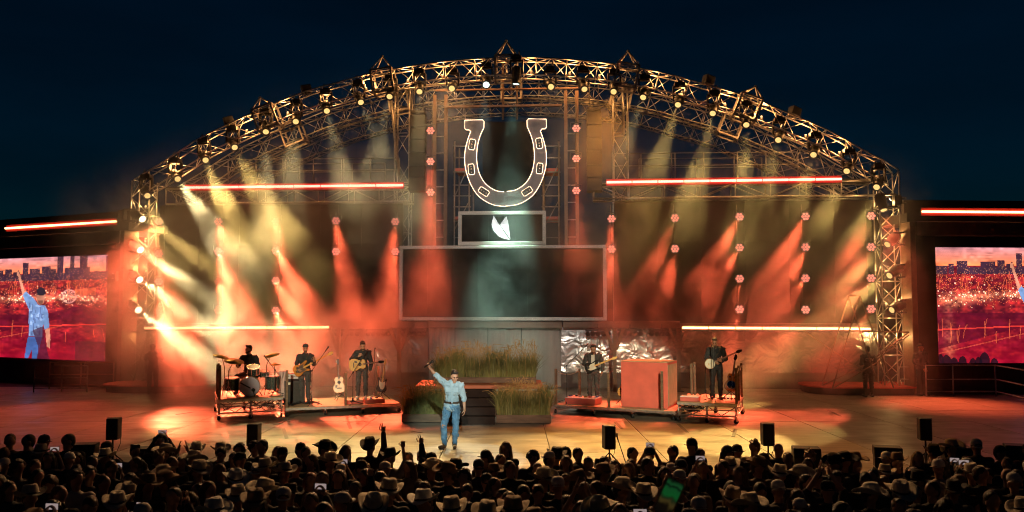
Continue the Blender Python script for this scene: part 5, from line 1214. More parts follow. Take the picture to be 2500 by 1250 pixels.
def performer(name, lab, loc, rz, J, topm, botm, skinm=skin, sleeve=.9, hair=hairdark, hat=None, beard=None, shoe=bootm, jacket=False, hands=None, tee=None, sc=1.0, hairvol=0.0, bow=None):
    root = thing(name, lab, 'person', loc, rz); root.scale = (sc, sc, sc)
    mb = MB(); torso(mb, J); [arm(mb, J, s) for s in 'RL']; [leg(mb, J, s) for s in 'RL']; B, r, f, u = head(mb, J)
    me = remesh(mb, .011, 2); hm = MB()
    for s in 'RL':
        H = J['hand'+s]
        if H is None: H = dict(d=J['wr'+s]-J['el'+s], side=V((0,-1,0)), palm=V((1,0,0)) if s == 'R' else V((-1,0,0)), curl=J['curl'+s])
        hand(hm, J['wr'+s], **H)
    append_raw(me, hm); me.materials.append(skinm); link_mesh('body', me, root)
    m = MB(); torso(m, J, .018); [arm(m, J, s, .016, 'up', sleeve) for s in 'RL']; m2 = wrinkle(remesh(m, .010, 2), .045, 9); m2.materials.append(topm); sh = link_mesh('shirt', m2, root)
    # collar
    c = J['neck']; cm = MB()
    for s in (-1, 1): cm.prism([c+r*s*.075-f*.05+V((0,0,.05)), c+r*s*.085+f*.03+V((0,0,.035)), c+r*s*.03+f*.105+V((0,0,-.03)), c+r*s*.05+f*.115+V((0,0,-.085)), c+r*s*.12+f*.05+V((0,0,-.01))], f*.012)
    cm.build('collar', topm, sh, world=False)
    m = MB(); [leg(m, J, s, .014, False) for s in 'RL']; Bp, rp_, fp_, up_ = basis(J['chest']-J['pel'], V((0,-1,0))); m.ell(J['pel']-V((0,0,.015)), (.175,.137,.125), Bp, 14, 9); m3 = wrinkle(remesh(m, .010, 2), .030, 9, 1.3); m3.materials.append(botm); link_mesh('trousers', m3, root)
    for s in 'RL':
        m = MB(); cap(m, J['an'+s]+V((0,.045,-.045)), J['to'+s], .052, .045); cap(m, J['an'+s]+V((0,0,.06)), J['an'+s], .055, .055); q = remesh(m, .014, 2); q.materials.append(shoe); link_mesh('boot', q, root)
    bl = MB(); n = 20; bc = J['pel']+V((0,0,.085)); rows = []
    for z in (-.02, .02): rows += [bc+rp_*(.178*math.cos(2*math.pi*i/n))+fp_*(.140*math.sin(2*math.pi*i/n))+V((0,0,z)) for i in range(n)]
    bl.add(rows, [(i, (i+1) % n, n+(i+1) % n, n+i) for i in range(n)]); be = bl.build('belt', beltm, root, world=False, smooth=True)
    MB().box(bc+fp_*.143, (.07,.012,.05)).build('buckle', chrome, be, world=False)
    eyes(root, J, B, r, f, u)
    if tee: MB().prism([c+r*x+f*y+V((0,0,z)) for x, y, z in ((-.05,.10,.02),(.05,.10,.02),(.055,.135,-.18),(.07,.135,-.42),(-.07,.135,-.42),(-.055,.135,-.18))], f*.012).build('undershirt', tee, root, world=False)
    if hat is None:
        q = remesh(hair_short(J, B, r, f, u, hairvol), .012, 2); q.materials.append(hair); link_mesh('hair', q, root)
    else:
        q = remesh(hair_short(J, B, r, f, u, -.004, 0), .012, 2); q.materials.append(hair); link_mesh('hair', q, root)
        hb = cap_hat(hat); o = link_mesh('cap', hb, root, J['head']+u*.055-f*.008); o.rotation_euler = B.to_euler()
    if beard:
        m = MB(); h = J['head']; m.ell(h-u*.082+f*.045, (.055,.052,.050), B, 12, 8); m.ell(h-u*.05+f*.02, (.068,.058,.05), B, 12, 8); q = remesh(m, .010, 1); q.materials.append(beard); link_mesh('beard', q, root)
    return root, J, (B, r, f, u)
HATM = {}
def cap_hat(m, key='cap'):
    if (key, m.name) in HATM: return HATM[(key, m.name)]
    mb = MB(); n = 16
    mb.lathe([(.094,-.01),(.094,.02),(.088,.055),(.066,.085),(.03,.10),(.008,.103)], n=n); 
    vs = [V((.085*math.cos(a),-.03-.075*math.sin(a) if False else -.045-.135*math.sin(a)*.9,-.005-.02*abs(math.cos(a))**2)) for a in [math.pi*i/10 for i in range(11)]]
    mb.prism(vs, (0,0,.008)); mb.ell((0,0,.104), (.01,.01,.006))
    me = mb.mesh('cap', m, True); HATM[(key, m.name)] = me; return me

# ---- the singer
S_ = pose(pel=(0,0,.955), chest=(.02,-.02,1.325), neck=(.04,-.05,1.475), head=(.075,-.12,1.62), face=(.35,-1,-.62), up=(.12,-.38,1),
          shR=(-.155,-.03,1.46), elR=(-.345,-.08,1.64), wrR=(-.495,-.10,1.82), shL=(.205,-.01,1.405), elL=(.275,.03,1.12), wrL=(.295,-.03,.88),
          hiR=(-.09,0,.92), knR=(-.17,-.06,.50), anR=(-.155,0,.09), toR=(-.25,-.15,.045), hiL=(.10,0,.92), knL=(.10,-.05,.50), anL=(.07,.0,.09), toL=(.09,-.17,.045),
          handR=dict(d=(-.35,0,.94), side=(.7,-.3,.3), palm=(0,-1,0), curl=1.15), handL=dict(d=(.02,-.10,-1), side=(-.2,-1,0), palm=(-1,.1,0), curl=.42))
sg = F(1102, 1094)
singer, J, fr_ = performer('person', 'singer in pale denim shirt and ripped blue jeans raising a microphone', (sg.x, sg.y, 0), 0, S_, chambray, jeansm, skin, .12, hairdark, sc=1.02)
for o in singer.children:
    if o.name.startswith('shirt'):
        c = J['chest']
        MB().box(c+V((0,-.135,-.05)), (.03,.012,.5)).build('button_placket', chambray, o, world=False)
        for s in (-1, 1): MB().box(c+V((s*.085,-.125,.0)), (.10,.014,.11)).build('chest_pocket', chambray, o, world=False)
        for s in 'RL': cm = MB(); a = J['el'+s]; d = (J['wr'+s]-a).normalized(); cm.lathe([(.056,-.02),(.062,.0),(.060,.035),(.052,.04)], a+d*.02, d, 14).build('rolled_cuff', chambray, o, world=False, smooth=True)
    if o.name.startswith('trousers'):
        MB().ell(J['knR']+V((0,-.052,.02)), (.045,.022,.05)).build('knee_tear', skin, o, world=False, smooth=True)
        for s in (-1, 1): MB().box((s*.10,-.125,.93), (.09,.012,.012), Matrix.Rotation(R(25*s), 3, 'Y')).build('pocket_seam', jeansm, o, world=False)
mc = thing('microphone', 'black handheld microphone raised in the singer\'s hand', 'microphone', obj_matrix(singer) @ (J['wrR']+V((-.02,-.02,.08))))
mv = V((.72,-.12,.52)).normalized()
MB().lathe([(.016,-.13),(.020,-.06),(.023,.06),(.026,.075)], mc.location, mv, 12).build('handle', black, mc, smooth=True); MB().ell(V(mc.location)+mv*.105, (.036,.036,.036)).build('grille', darksteel, mc, smooth=True)

# ---- band
def gmount(J, root, off, tilt, yaw=0.0, lean=0.0): return obj_matrix(root) @ V(off), Matrix.Rotation(root.rotation_euler.z, 3, 'Z') @ Mrot(tilt, yaw, lean)
# bassist
bp_ = on(r2, .62, .95, H2)
Jb = pose(elR=(-.27,.03,1.19), wrR=(-.16,-.19,1.06), elL=(.28,-.05,1.20), wrL=(.35,-.28,1.33), handR=dict(d=(.7,-.2,-.5), side=(0,-.5,.6), palm=(.3,.9,.2), curl=.6), handL=dict(d=(.1,-.3,.8), side=(-.6,-.5,.2), palm=(-.5,.2,.6), curl=.9), head=(.015,-.03,1.685), face=(.25,-1,.0))
bassist, Jb, fb_ = performer('person', 'bassist in black shirt and black cap singing at the left', bp_, R(0), Jb, blackcloth, darkdenim, skin2, .75, hairbrown, blackcloth, beardm, blackcloth)
l, M3 = gmount(Jb, bassist, (-.09,-.20,1.06), R(62)); guitar('bass', 'sunburst bass guitar held by the bassist', l, M3, 'bass guitar', 'bass_guitar')
# acoustic guitarist
ap = on(r2, 2.30, .42, H2+.13)
Ja = pose(chest=(.02,-.03,1.33), neck=(.02,-.07,1.48), head=(.03,-.13,1.64), face=(.2,-1,-.75), up=(0,-.45,1), shR=(-.17,-.03,1.44), shL=(.20,-.02,1.43), elR=(-.32,-.03,1.24), wrR=(-.08,-.26,1.33), elL=(.28,.02,1.13), wrL=(.26,-.10,.88), handR=dict(d=(.7,-.1,.5), side=(0,-.6,.8), palm=(.2,.8,-.3), curl=.8))
acou, Ja, fa_ = performer('person', 'acoustic guitarist in black looking down at the left', ap, R(4), Ja, blackcloth, darkdenim, skin, .9, hairdark, None, beardm, teem, hairvol=.006)
l, M3 = gmount(Ja, acou, (-.13,-.24,1.07), R(83)); guitar('acoustic', 'amber acoustic guitar hanging on the guitarist at the left', l, M3)
# drummer, seated
dp = on(r1, .96, 1.55, H1)
Jd = pose(pel=(0,0,.60), chest=(0,-.02,.98), neck=(0,-.03,1.14), head=(-.02,-.05,1.325), face=(-.75,-1,.0), shR=(-.19,-.01,1.09), shL=(.19,-.01,1.09), elR=(-.31,-.10,.85), wrR=(-.24,-.34,.84), elL=(.31,-.10,.85), wrL=(.24,-.34,.80),
          hiR=(-.10,-.02,.56), knR=(-.24,-.42,.54), anR=(-.25,-.40,.10), toR=(-.25,-.58,.05), hiL=(.10,-.02,.56), knL=(.24,-.42,.54), anL=(.25,-.40,.10), toL=(.25,-.58,.05), handR=dict(d=(.3,-.9,.1), side=(.6,0,.8), palm=(0,0,-1), curl=1.0), handL=dict(d=(-.3,-.9,.1), side=(-.6,0,.8), palm=(0,0,-1), curl=1.0))
drummer, Jd, fd_ = performer('person', 'bearded drummer in dark shirt seated behind the drum kit', dp, R(0), Jd, blackcloth, darkdenim, skin2, .8, hairdark, None, beardm, blackcloth)
for s, q, w_ in (('R', (.25,-.55,.18), 'right'), ('L', (-.25,-.5,.2), 'left')):
    a = obj_matrix(drummer) @ (Jd['wr'+s]+V((0,-.06,0))); o = MB().tube(a-V(q)*.2, a+V(q)*.6, .008, 6).build('drumstick', maple, smooth=True); tag(o, 'wooden drumstick in the drummer\'s %s hand' % w_, 'drumstick')
# electric guitarist
ep = on(r3, .86, 1.15, H3)
Je = pose(neck=(0,-.05,1.49), head=(0,-.12,1.65), face=(-.15,-1,-.75), up=(0,-.42,1), elR=(-.30,.0,1.20), wrR=(-.14,-.20,1.07), elL=(.30,-.02,1.19), wrL=(.27,-.14,.95), handR=dict(d=(.6,-.1,-.7), side=(.2,-.6,.5), palm=(.2,.9,.1), curl=.6))
elec, Je, fe_ = performer('person', 'electric guitarist in dark jacket, white tee and cap, head bowed', ep, R(-4), Je, darkdenim, darkdenim, skin, .9, hairdark, blackcloth, beardm, blackcloth, tee=teem)
l, M3 = gmount(Je, elec, (-.06,-.22,1.10), R(68)); guitar('electric', 'black and cream electric guitar played at the right', l, M3)
# banjo player
jp = on(r4, .98, 1.05, H4)
Jj = pose(neck=(-.02,-.04,1.49), head=(-.05,-.12,1.65), face=(-.2,-1,-.6), up=(-.05,-.38,1), elR=(-.28,.0,1.18), wrR=(-.05,-.22,1.10), elL=(.29,-.02,1.16), wrL=(.12,-.24,1.12), handR=dict(d=(.6,-.2,-.5), side=(.2,-.6,.5), palm=(.2,.9,.1), curl=.7), handL=dict(d=(-.6,-.2,.3), side=(-.2,-.4,.6), palm=(-.2,.8,.1), curl=.7))
banj, Jj, fj_ = performer('person', 'banjo player in dark jacket looking down at the far right', jp, R(-6), Jj, blackcloth, blackcloth, skin2, .9, hairbrown, None, beardm, bootm)
l, M3 = gmount(Jj, banj, (-.13,-.23,1.07), R(66)); guitar('banjo', 'banjo held by the musician at the far right', l, M3, 'banjo', 'banjo')
MB().path([obj_matrix(banj) @ V(q) for q in ((-.12,-.17,1.12),(.02,-.145,1.30),(.13,-.09,1.48),(.14,.02,1.53))], .022, 6).build('strap', beltm, banj, smooth=True)
MB().path([obj_matrix(bassist) @ V(q) for q in ((-.12,-.17,1.12),(.0,-.145,1.28),(.12,-.10,1.47),(.13,.02,1.53))], .022, 6).build('strap', beltm, banj if False else bassist, smooth=True)

# ---- crew in the right wing and camera operator at the left
Jc = pose(elR=(-.25,.02,1.18), wrR=(-.10,-.17,1.05), elL=(.25,.02,1.18), wrL=(.10,-.17,1.05))
cp1 = F(2121, 969); crew, Jc1, fr1 = performer('person', 'crew member in black shirt seen from behind by the right platform', cp1, R(180), Jc, blackcloth, blackcloth, skin, .0, hairdark, shoe=blackcloth)
# CREW in white letters across the back
for ch, x0 in (('C',-.13),('R',-.06),('E',.01),('W',.08)):
    st = {'C': [((.045,.09),(.0,.09)),((.0,.09),(.0,.0)),((.0,.0),(.045,.0))], 'R': [((.0,.0),(.0,.09)),((.0,.09),(.045,.09)),((.045,.09),(.045,.048)),((.045,.048),(.0,.045)),((.02,.045),(.048,.0))], 'E': [((.0,.0),(.0,.09)),((.0,.09),(.045,.09)),((.0,.045),(.038,.045)),((.0,.0),(.045,.0))], 'W': [((-.004,.09),(.013,.0)),((.013,.0),(.027,.06)),((.027,.06),(.041,.0)),((.041,.0),(.058,.09))]}[ch]
    mbx = MB()
    for (ax, az), (bx_, bz) in st: mbx.bar((-(x0+ax),.145,1.30+az), (-(x0+bx_),.145,1.30+bz), .014, .006, up=V((0,1,0)))
    o = mbx.build('letter', teem, crew, world=False); o['label'] = 'white letter %s of the word CREW' % ch
cp2 = F(2251, 966); performer('person', 'person in black with a cap facing the stage edge, hands folded, far right', cp2, R(12), pose(elR=(-.25,.02,1.18), wrR=(-.06,-.17,.95), elL=(.25,.02,1.18), wrL=(.06,-.17,.95)), blackcloth, blackcloth, skin2, .9, hairdark, blackcloth, None, blackcloth, sc=1.04)
cp3 = F(372, 962); Jo = pose(elR=(-.30,-.12,1.28), wrR=(-.20,-.34,1.48), elL=(.28,-.12,1.30), wrL=(.14,-.34,1.52), head=(.03,-.05,1.69))
performer('person', 'camera operator in black beside the left lattice tower', cp3, R(200), Jo, blackcloth, blackcloth, skin2, .9, hairdark, blackcloth, None, blackcloth)
vc = thing('video_camera', 'black video camera on the operator\'s shoulder by the left tower', 'camera', cp3+V((.10,.30,1.58)), R(200))
MB().box((0,0,0), (.14,.38,.16)).build('body', black, vc, world=False, bevel=.01); MB().lathe([(.05,0),(.05,.16),(.065,.18)], (0,-.19,0), (0,-1,0), 14).build('lens', black, vc, world=False, smooth=True); MB().box((.11,-.02,.05), (.06,.14,.06)).build('viewfinder', black, vc, world=False, bevel=.008)
# ---------------------------------------------------------------- round platforms and angular pipe frames in the wings
carpet = mat('red_carpet', (0.55,0.06,0.045), 0.85, 0, .2, 3, .3, 60)
for cx, cy_, rx, ry, lab in ((2098,957,2.2,1.35,'low red oval platform before the right lattice tower'),(392,953,2.05,1.2,'low red oval platform before the left lattice tower')):
    c = F(cx, cy_); root = thing('oval_platform', lab, 'platform', c); n = 36
    el = lambda k, z: [V((rx*k*math.copysign(abs(math.cos(a))**.7, math.cos(a)), ry*k*math.copysign(abs(math.sin(a))**.7, math.sin(a)), z)) for a in [2*math.pi*i/n for i in range(n)]]
    MB().prism(el(1, .30), (0,0,-.05)).build('top', carpet, root, world=False); MB().prism(el(.95, .248), (0,0,-.24)).build('plinth', black, root, world=False)
golden = mat('brushed_pipe', (0.26,0.20,0.15), 0.55, 0.6, .2, 6)
def pipe_frame(lab, segs, D):
    root = thing('pipe_frame', lab, 'pipe frame', Q(*segs[0][1], D))
    for a, b in segs: MB().tube(Q(*a, D), Q(*b, D), .025, 6).build('pipe', golden, root, smooth=True)
pipe_frame('tall A-shaped pipe frame on the right oval platform', [((2072,723),(2007,941)),((2099,722),(2032,949)),((2072,723),(2140,930)),((2099,722),(2182,948)),((2072,723),(2099,722)),((2007,941),(2110,892)),((2032,949),(2150,880))], 30.2)
pipe_frame('long pointed pipe frame crossing the right tower', [((1960,806),(2219,811)),((2219,811),(2120,886)),((1960,806),(2105,905)),((2105,905),(2219,818))], 30.6)
pipe_frame('tall A-shaped pipe frame on the left oval platform', [((389,729),(322,941)),((410,729),(352,947)),((389,729),(452,938)),((410,729),(478,944)),((389,729),(410,729)),((322,941),(400,905))], 31.8)
pipe_frame('long pointed pipe frame crossing the left tower', [((283,810),(520,812)),((283,810),(346,859)),((346,859),(430,905)),((346,861),(520,815))], 32.0)

# ---------------------------------------------------------------- loudspeakers on poles and floor monitors at the stage lip
def pole_speaker(px, ytop, yb, lab, yaw=0.0):
    Y = 16.75; a = P(px, ytop, Y); b = P(px, yb, Y); h = a.z-b.z; root = thing('pole_loudspeaker', lab, 'loudspeaker', (a.x, Y, 0), yaw, 'loudspeakers on poles')
    w_ = .285
    o = MB().prism([(-w_/2,.0,b.z),(w_/2,.0,b.z),(w_/2*.75,-.24,b.z),(-w_/2*.75,-.24,b.z)], (0,0,h)).build('cabinet', black, root, world=False, bevel=.018)
    MB().box((0,.003,b.z+h*.5), (w_*.9,.012,h*.92)).build('back_panel', grille, o, world=False)
    MB().box((0,.012,b.z+h*.12), (.05,.008,.02)).build('badge', galv, o, world=False)
    MB().tube((0,-.11,0.02), (0,-.11,b.z), .017, 8).build('pole', black, root, world=False); MB().lathe([(.03,b.z*.35),(.03,b.z*.55)], (0,-.11,0), n=8).build('collar', black, root, world=False)
    for a_ in (.5, 2.6, 4.7): MB().tube((0,-.11,.35), (.34*math.cos(a_),-.11+.34*math.sin(a_),.015), .012, 6).build('leg', black, root, world=False)
    MB().path([(w_*.4,.02,b.z+.1),(w_*.42,.03,b.z-.1),(.05,-.05,b.z*.5),(.08,-.02,.02)], .006, 5).build('cable', black, root, world=False)
for px_, yt, yb, lab, yaw in ((280,1018,1070,'black loudspeaker on a pole, leftmost at the stage lip',.25),(622,1032,1085,'black loudspeaker on a pole below the drum riser',.1),(1486,1036,1093,'black loudspeaker on a pole below the tall red box',0.0),(1873,1031,1085,'black loudspeaker on a pole right of the banjo riser',-.2),(2256,1019,1072,'black loudspeaker on a pole, rightmost at the stage lip',-.35)):
    pole_speaker(px_, yt, yb, lab, yaw)
ct = P(1505, 1062, 16.75); root = thing('clip_camera', 'small gadget on a slim leg beside the speaker below the red box', 'gadget', (ct.x, 16.75, 0))
MB().box((0,0,ct.z), (.05,.06,.07)).build('case', galv, root, world=False); MB().tube((0,0,ct.z), (.22,-.05,.0), .010, 5).build('leg', black, root, world=False)
for i, (px_, py_, rot) in enumerate(((203,1083,.2),(368,1092,.3),(1968,1092,-.2),(2166,1090,-.3),(2335,1090,-.25),(2488,1086,-.4))):
    q = P(px_, py_, 16.45); root = thing('floor_monitor', 'black wedge floor monitor at the stage lip, %s from the left' % nth(i), 'monitor', (q.x, 16.45, 0), rot, 'wedge monitors')
    w_ = .52; h = q.z
    MB().box((0,0,h*.31), (.5,.36,h*.62)).build('stand_box', black, root, world=False, bevel=.01)
    MB().prism([(-w_/2,-.2,h*.62),(w_/2,-.2,h*.62),(w_/2,-.16,h*1.0),(-w_/2,-.16,h*1.0)], (0,.36,0)).build('cabinet', black, root, world=False, bevel=.015)
    MB().box((0,.205,h*.8), (w_*.92,.01,h*.3)).build('grille', grille, root, world=False)

# ---------------------------------------------------------------- the crowd
strawm = mat('pale_straw', (0.62,0.52,0.39), .8, 0, .15, 30, .3, 120, objvar=.15); whitehat = mat('white_felt', (0.74,0.69,0.62), .85, 0, .08, 10, objvar=.1); darkhat = mat('dark_felt', (0.03,0.022,0.018), .85, 0, .2, 10); tanhat = mat('tan_felt', (0.26,0.17,0.10), .85, 0, .12, 10)
bandm = mat('hat_band', (.05,.025,.015), .5)
def cowboy(m):
    if m.name in HATM: return HATM[m.name]
    mb = MB(); n = 28; prof = [(.093,.0,0),(.14,.0,1),(.185,.0,2),(.187,.003,2),(.14,.006,1),(.094,.006,0),(.090,.03,3),(.086,.07,3),(.080,.105,3),(.066,.122,4),(.035,.112,5),(.004,.105,5)]
    vs = []
    for r_, z, k in prof:
        for i in range(n):
            a = 2*math.pi*i/n; c_, s_ = math.cos(a), math.sin(a); x = r_*c_; y = r_*s_*1.18; zz = z
            t_ = max(0, (r_-.095)/.09)
            if k in (0,1,2): zz += .075*t_**1.6*abs(c_)**1.5-.020*t_*abs(s_)**2; x *= 1-.16*t_*abs(c_)
            if k in (3,4): zz += .014*(z/.12)*(-s_*.6)+(.012*abs(c_) if k == 4 else 0); x *= 1-.12*max(0,-s_)*(z/.12)
            if k == 5: zz -= .018*(1-abs(c_)*.8)
            vs.append((x, y, zz))
    fs = [(j*n+i, j*n+(i+1) % n, (j+1)*n+(i+1) % n, (j+1)*n+i) for j in range(len(prof)-1) for i in range(n)]+[tuple(range((len(prof)-1)*n, len(prof)*n))]
    mb.add(vs, fs); me = mb.mesh('hat', m, True); HATM[m.name] = me; return me
band_me = MB().lathe([(.0935,.008),(.0965,.008),(.0945,.030),(.0915,.030)], n=24, cap=False); band_me.v = [(x, y*1.18, z) for x, y, z in band_me.v]; band_me = band_me.mesh('hat_band', bandm, True)
def hair_mesh(kind, m):
    key = ('hair', kind, m.name)
    if key in HATM: return HATM[key]
    mb = MB(); rg = random.Random(hash(kind) % 7 if False else len(kind)*3)
    I = Matrix.Identity(3); z_ = V((0,0,1)); y_ = V((0,1,0))
    def base(v=.0): mb.ell((0,.015,.045), (.084+v,.101+v,.092+v), None, 14, 9); mb.ell((0,.045,.0), (.080+v,.072+v,.09), None, 12, 8)
    if kind == 'short': base(.002); mb.ell((0,.05,-.05), (.062,.05,.05))
    elif kind == 'flat': base(.0); mb.box((0,.0,.115), (.12,.15,.07))
    elif kind == 'spiky':
        base(.004)
        for k in range(40):
            a = rg.uniform(0, 6.28); e = rg.uniform(.2, 1.4); d = V((math.cos(a)*math.cos(e), math.sin(a)*math.cos(e), math.sin(e))); mb.tube(V((0,.015,.045))+d*.085, V((0,.01,.05))+d*rg.uniform(.115,.145), .02, 5, .004)
    elif kind == 'curly':
        base(.0)
        for k in range(60):
            a = rg.uniform(0, 6.28); e = rg.uniform(-.4, 1.5); d = V((math.cos(a)*math.cos(e), math.sin(a)*math.cos(e), math.sin(e)))
            if d.y < -.75 and d.z < .4: continue
            mb.ell(V((0,.02,.04))+d*.102, (.026,.026,.026), None, 6, 5)
    elif kind in ('long', 'wavy'):
        base(.006); w_ = .085 if kind == 'long' else .11
        for x in (-.07,-.04,0,.04,.07):
            cap(mb, (x,.06,.02), (x*1.25+rg.uniform(-.01,.01),.085,-.18), .045, .05, 8); cap(mb, (x*1.25,.085,-.18), (x*(1.5 if kind == 'wavy' else 1.2),.10,-.36-rg.uniform(0,.06)), .05, .028, 8)
        for s in (-1, 1): cap(mb, (s*.075,.0,.02), (s*.092,.03,-.24), .032, .03, 8)
        if kind == 'wavy':
            for k in range(40): mb.ell((rg.uniform(-.11,.11), .085+rg.uniform(-.02,.05), rg.uniform(-.36,.05)), (.028,.028,.04), None, 6, 5)
    elif kind == 'bun': base(.003); mb.ell((0,.10,.08), (.05,.045,.05))
    elif kind == 'pony': base(.002); cap(mb, (0,.11,.05), (0,.16,-.06), .03, .04, 8); cap(mb, (0,.16,-.06), (.01,.14,-.28), .04, .015, 8)
    me = remesh(mb, .012, 2); me.materials.append(m); HATM[key] = me; return me
clothes = [mat('crowd_cloth_%d' % i, c, .85, 0, .2, 5, .5, 14, objvar=.25) for i, c in enumerate(((.018,.018,.02),(.04,.03,.03),(.03,.04,.06),(.10,.08,.07),(.42,.38,.35),(.06,.02,.02),(.15,.13,.11),(.03,.028,.02)))]
crowdskin = [mat('crowd_skin_%d' % i, c, .55, 0, .1, 8, objvar=.15) for i, c in enumerate(((.48,.27,.18),(.36,.19,.12)))]
jeansdark = mat('crowd_jeans', (.035,.05,.08), .85, 0, .3, 6)
TPL = {}
def template(key, female, **k):
    J = pose(**k)
    if female:
        for q in ('shR','shL','elR','elL'): J[q] = V((J[q].x*.90, J[q].y, J[q].z-.01))
    mb = MB(); torso(mb, J, 0, .92 if female else 1.0); [arm(mb, J, s) for s in 'RL']; [leg(mb, J, s) for s in 'RL']; B, r, f, u = head(mb, J)
    me = remesh(mb, .016, 2); hm = MB()
    for s in 'RL':
        H = J['hand'+s]
        if H is None: H = dict(d=J['wr'+s]-J['el'+s], side=V((0,-1,0)), palm=V((1,0,0)) if s == 'R' else V((-1,0,0)), curl=.35)
        hand(hm, J['wr'+s], **H)
    append_raw(me, hm); me.materials.append(crowdskin[0])
    out = []
    for cut in ((.0, .9) if not female else (-1, .9)):
        m = MB(); torso(m, J, .018, .92 if female else 1.0); [arm(m, J, s, .016, 'up', max(cut, 0)) for s in 'RL'] if cut >= 0 else None; q = remesh(m, .016, 2); q.materials.append(clothes[0]); out.append(q)
    m = MB(); [leg(m, J, s, .014, False) for s in 'RL']; m.ell(J['pel'], (.172,.135,.13), None, 14, 9); t3 = remesh(m, .018, 2); t3.materials.append(jeansdark)
    TPL[(key, female)] = (me, out, t3, J, B)
for fem in (False, True):
    template('stand', fem); template('left', fem, face=(.85,-.75,.0)); template('right', fem, face=(-.85,-.75,-.05)); template('down', fem, face=(.2,-1,-.4), up=(0,-.25,1), head=(0,-.06,1.67))
    template('clap', fem, elR=(-.26,-.16,1.32), wrR=(-.05,-.26,1.56), elL=(.26,-.16,1.32), wrL=(.05,-.26,1.56), handR=dict(d=(.1,-.1,1), side=(0,-1,0), palm=(1,0,0), curl=.12), handL=dict(d=(-.1,-.1,1), side=(0,-1,0), palm=(-1,0,0), curl=.12))
    template('up', fem, elR=(-.25,-.10,1.66), wrR=(-.07,-.12,1.93), elL=(.25,-.10,1.66), wrL=(.07,-.12,1.93), handR=dict(d=(.15,0,1), side=(0,1,0), palm=(1,0,0), curl=.1), handL=dict(d=(-.15,0,1), side=(0,1,0), palm=(-1,0,0), curl=.1))
    template('v', fem, elR=(-.25,-.06,1.69), wrR=(-.22,-.10,1.95), handR=dict(d=(.02,0,1), side=(1,0,0), palm=(0,-1,0), curl=.06, spread=1.1, fingers=(1,1,0,0)))
    template('fist', fem, elR=(-.25,-.06,1.62), wrR=(-.20,-.10,1.87), handR=dict(d=(.02,0,1), side=(1,0,0), palm=(0,-1,0), curl=1.2))
    template('phone', fem, elR=(-.22,-.20,1.45), wrR=(-.07,-.30,1.72), elL=(.22,-.20,1.45), wrL=(.07,-.30,1.72), handR=dict(d=(.25,0,1), side=(0,1,.3), palm=(1,0,0), curl=.5), handL=dict(d=(-.25,0,1), side=(0,1,.3), palm=(-1,0,0), curl=.5))
A_ = 0; B_ = 620; C_ = 1240; D_ = 1860
LIST = [(A_,l) for l in [(8,285,'k','left'),(120,250,'s',0),(280,250,'s','right'),(530,250,'k','left'),(650,245,'s','right'),(450,330,'h','stand'),(1065,318,'k','left'),(1045,378,'h','stand'),(1335,350,'F','left'),(1575,255,'c','phone'),(1625,330,'h','right'),(1935,305,'h','stand'),(2110,318,'h','left'),(2180,360,'s',0),(2440,325,'c',0),
 (150,362,'f','left'),(240,500,'c','left'),(400,490,'s','left'),(430,582,'l','left'),(28,512,'s','left'),(720,420,'w',0),(950,450,'s','left'),(790,425,'l',0),(1120,500,'s','left'),(910,565,'c','left'),(1290,620,'l',0),(1560,418,'P','left'),(1690,462,'s',0),(1895,395,'h','right'),(1930,487,'h','left'),(1780,455,'l','up'),(2262,420,'s',0),(2325,422,'s',0),(2140,530,'f',0),(2275,572,'W','left'),(380,720,'h','left'),(790,600,'B','left'),(620,745,'l','left'),(1225,785,'f',0),(1480,612,'t','left'),(1575,600,'t','right'),(2040,700,'f','left'),(2085,850,'W',0),(1420,915,'w',0),(2470,528,'w',0),(520,420,'l','phone'),(60,640,'l',0),(900,840,'s',0),(560,880,'l',0),(1700,760,'s','clap'),(1050,640,'s','left')]]
LIST += [(B_,l) for l in [(100,290,'s',0),(40,325,'c','left'),(180,370,'f',0),(420,338,'k',0),(365,362,'k','left'),(520,355,'s',0),(655,300,'d','left'),(1125,265,'d','v'),(900,350,'f',0),(1370,360,'d','fist'),(1520,415,'w',0),(1290,420,'s','left'),(1700,425,'k','left'),(1700,472,'h','left'),(1955,470,'d','right'),(2130,490,'k',0),(2240,395,'K','right'),(2405,315,'f',0),(2335,440,'l',0),(2440,500,'s','left'),(745,412,'h','left'),(150,475,'h','stand'),(430,480,'k','stand'),(570,440,'s',0),(310,500,'l',0),(1050,500,'k','left'),(1090,575,'f',0),(895,590,'u',0),(680,605,'s',0),(600,610,'r',0),(800,592,'l',0),(1205,520,'w','left'),(1860,510,'t',0),(2010,590,'c',0),(150,670,'h','right'),(300,750,'l',0),(1305,662,'h','stand'),(985,700,'s','fist'),(1630,765,'W','stand'),(570,812,'s','phone'),(860,812,'w','right'),(1900,835,'h','clap'),(2255,868,'h',0),(2432,840,'t',0),(2490,780,'l',0),(1470,420,'s','v'),(2030,720,'l',0),(1150,800,'l',0),(60,760,'t',0),(720,900,'s',0)]]
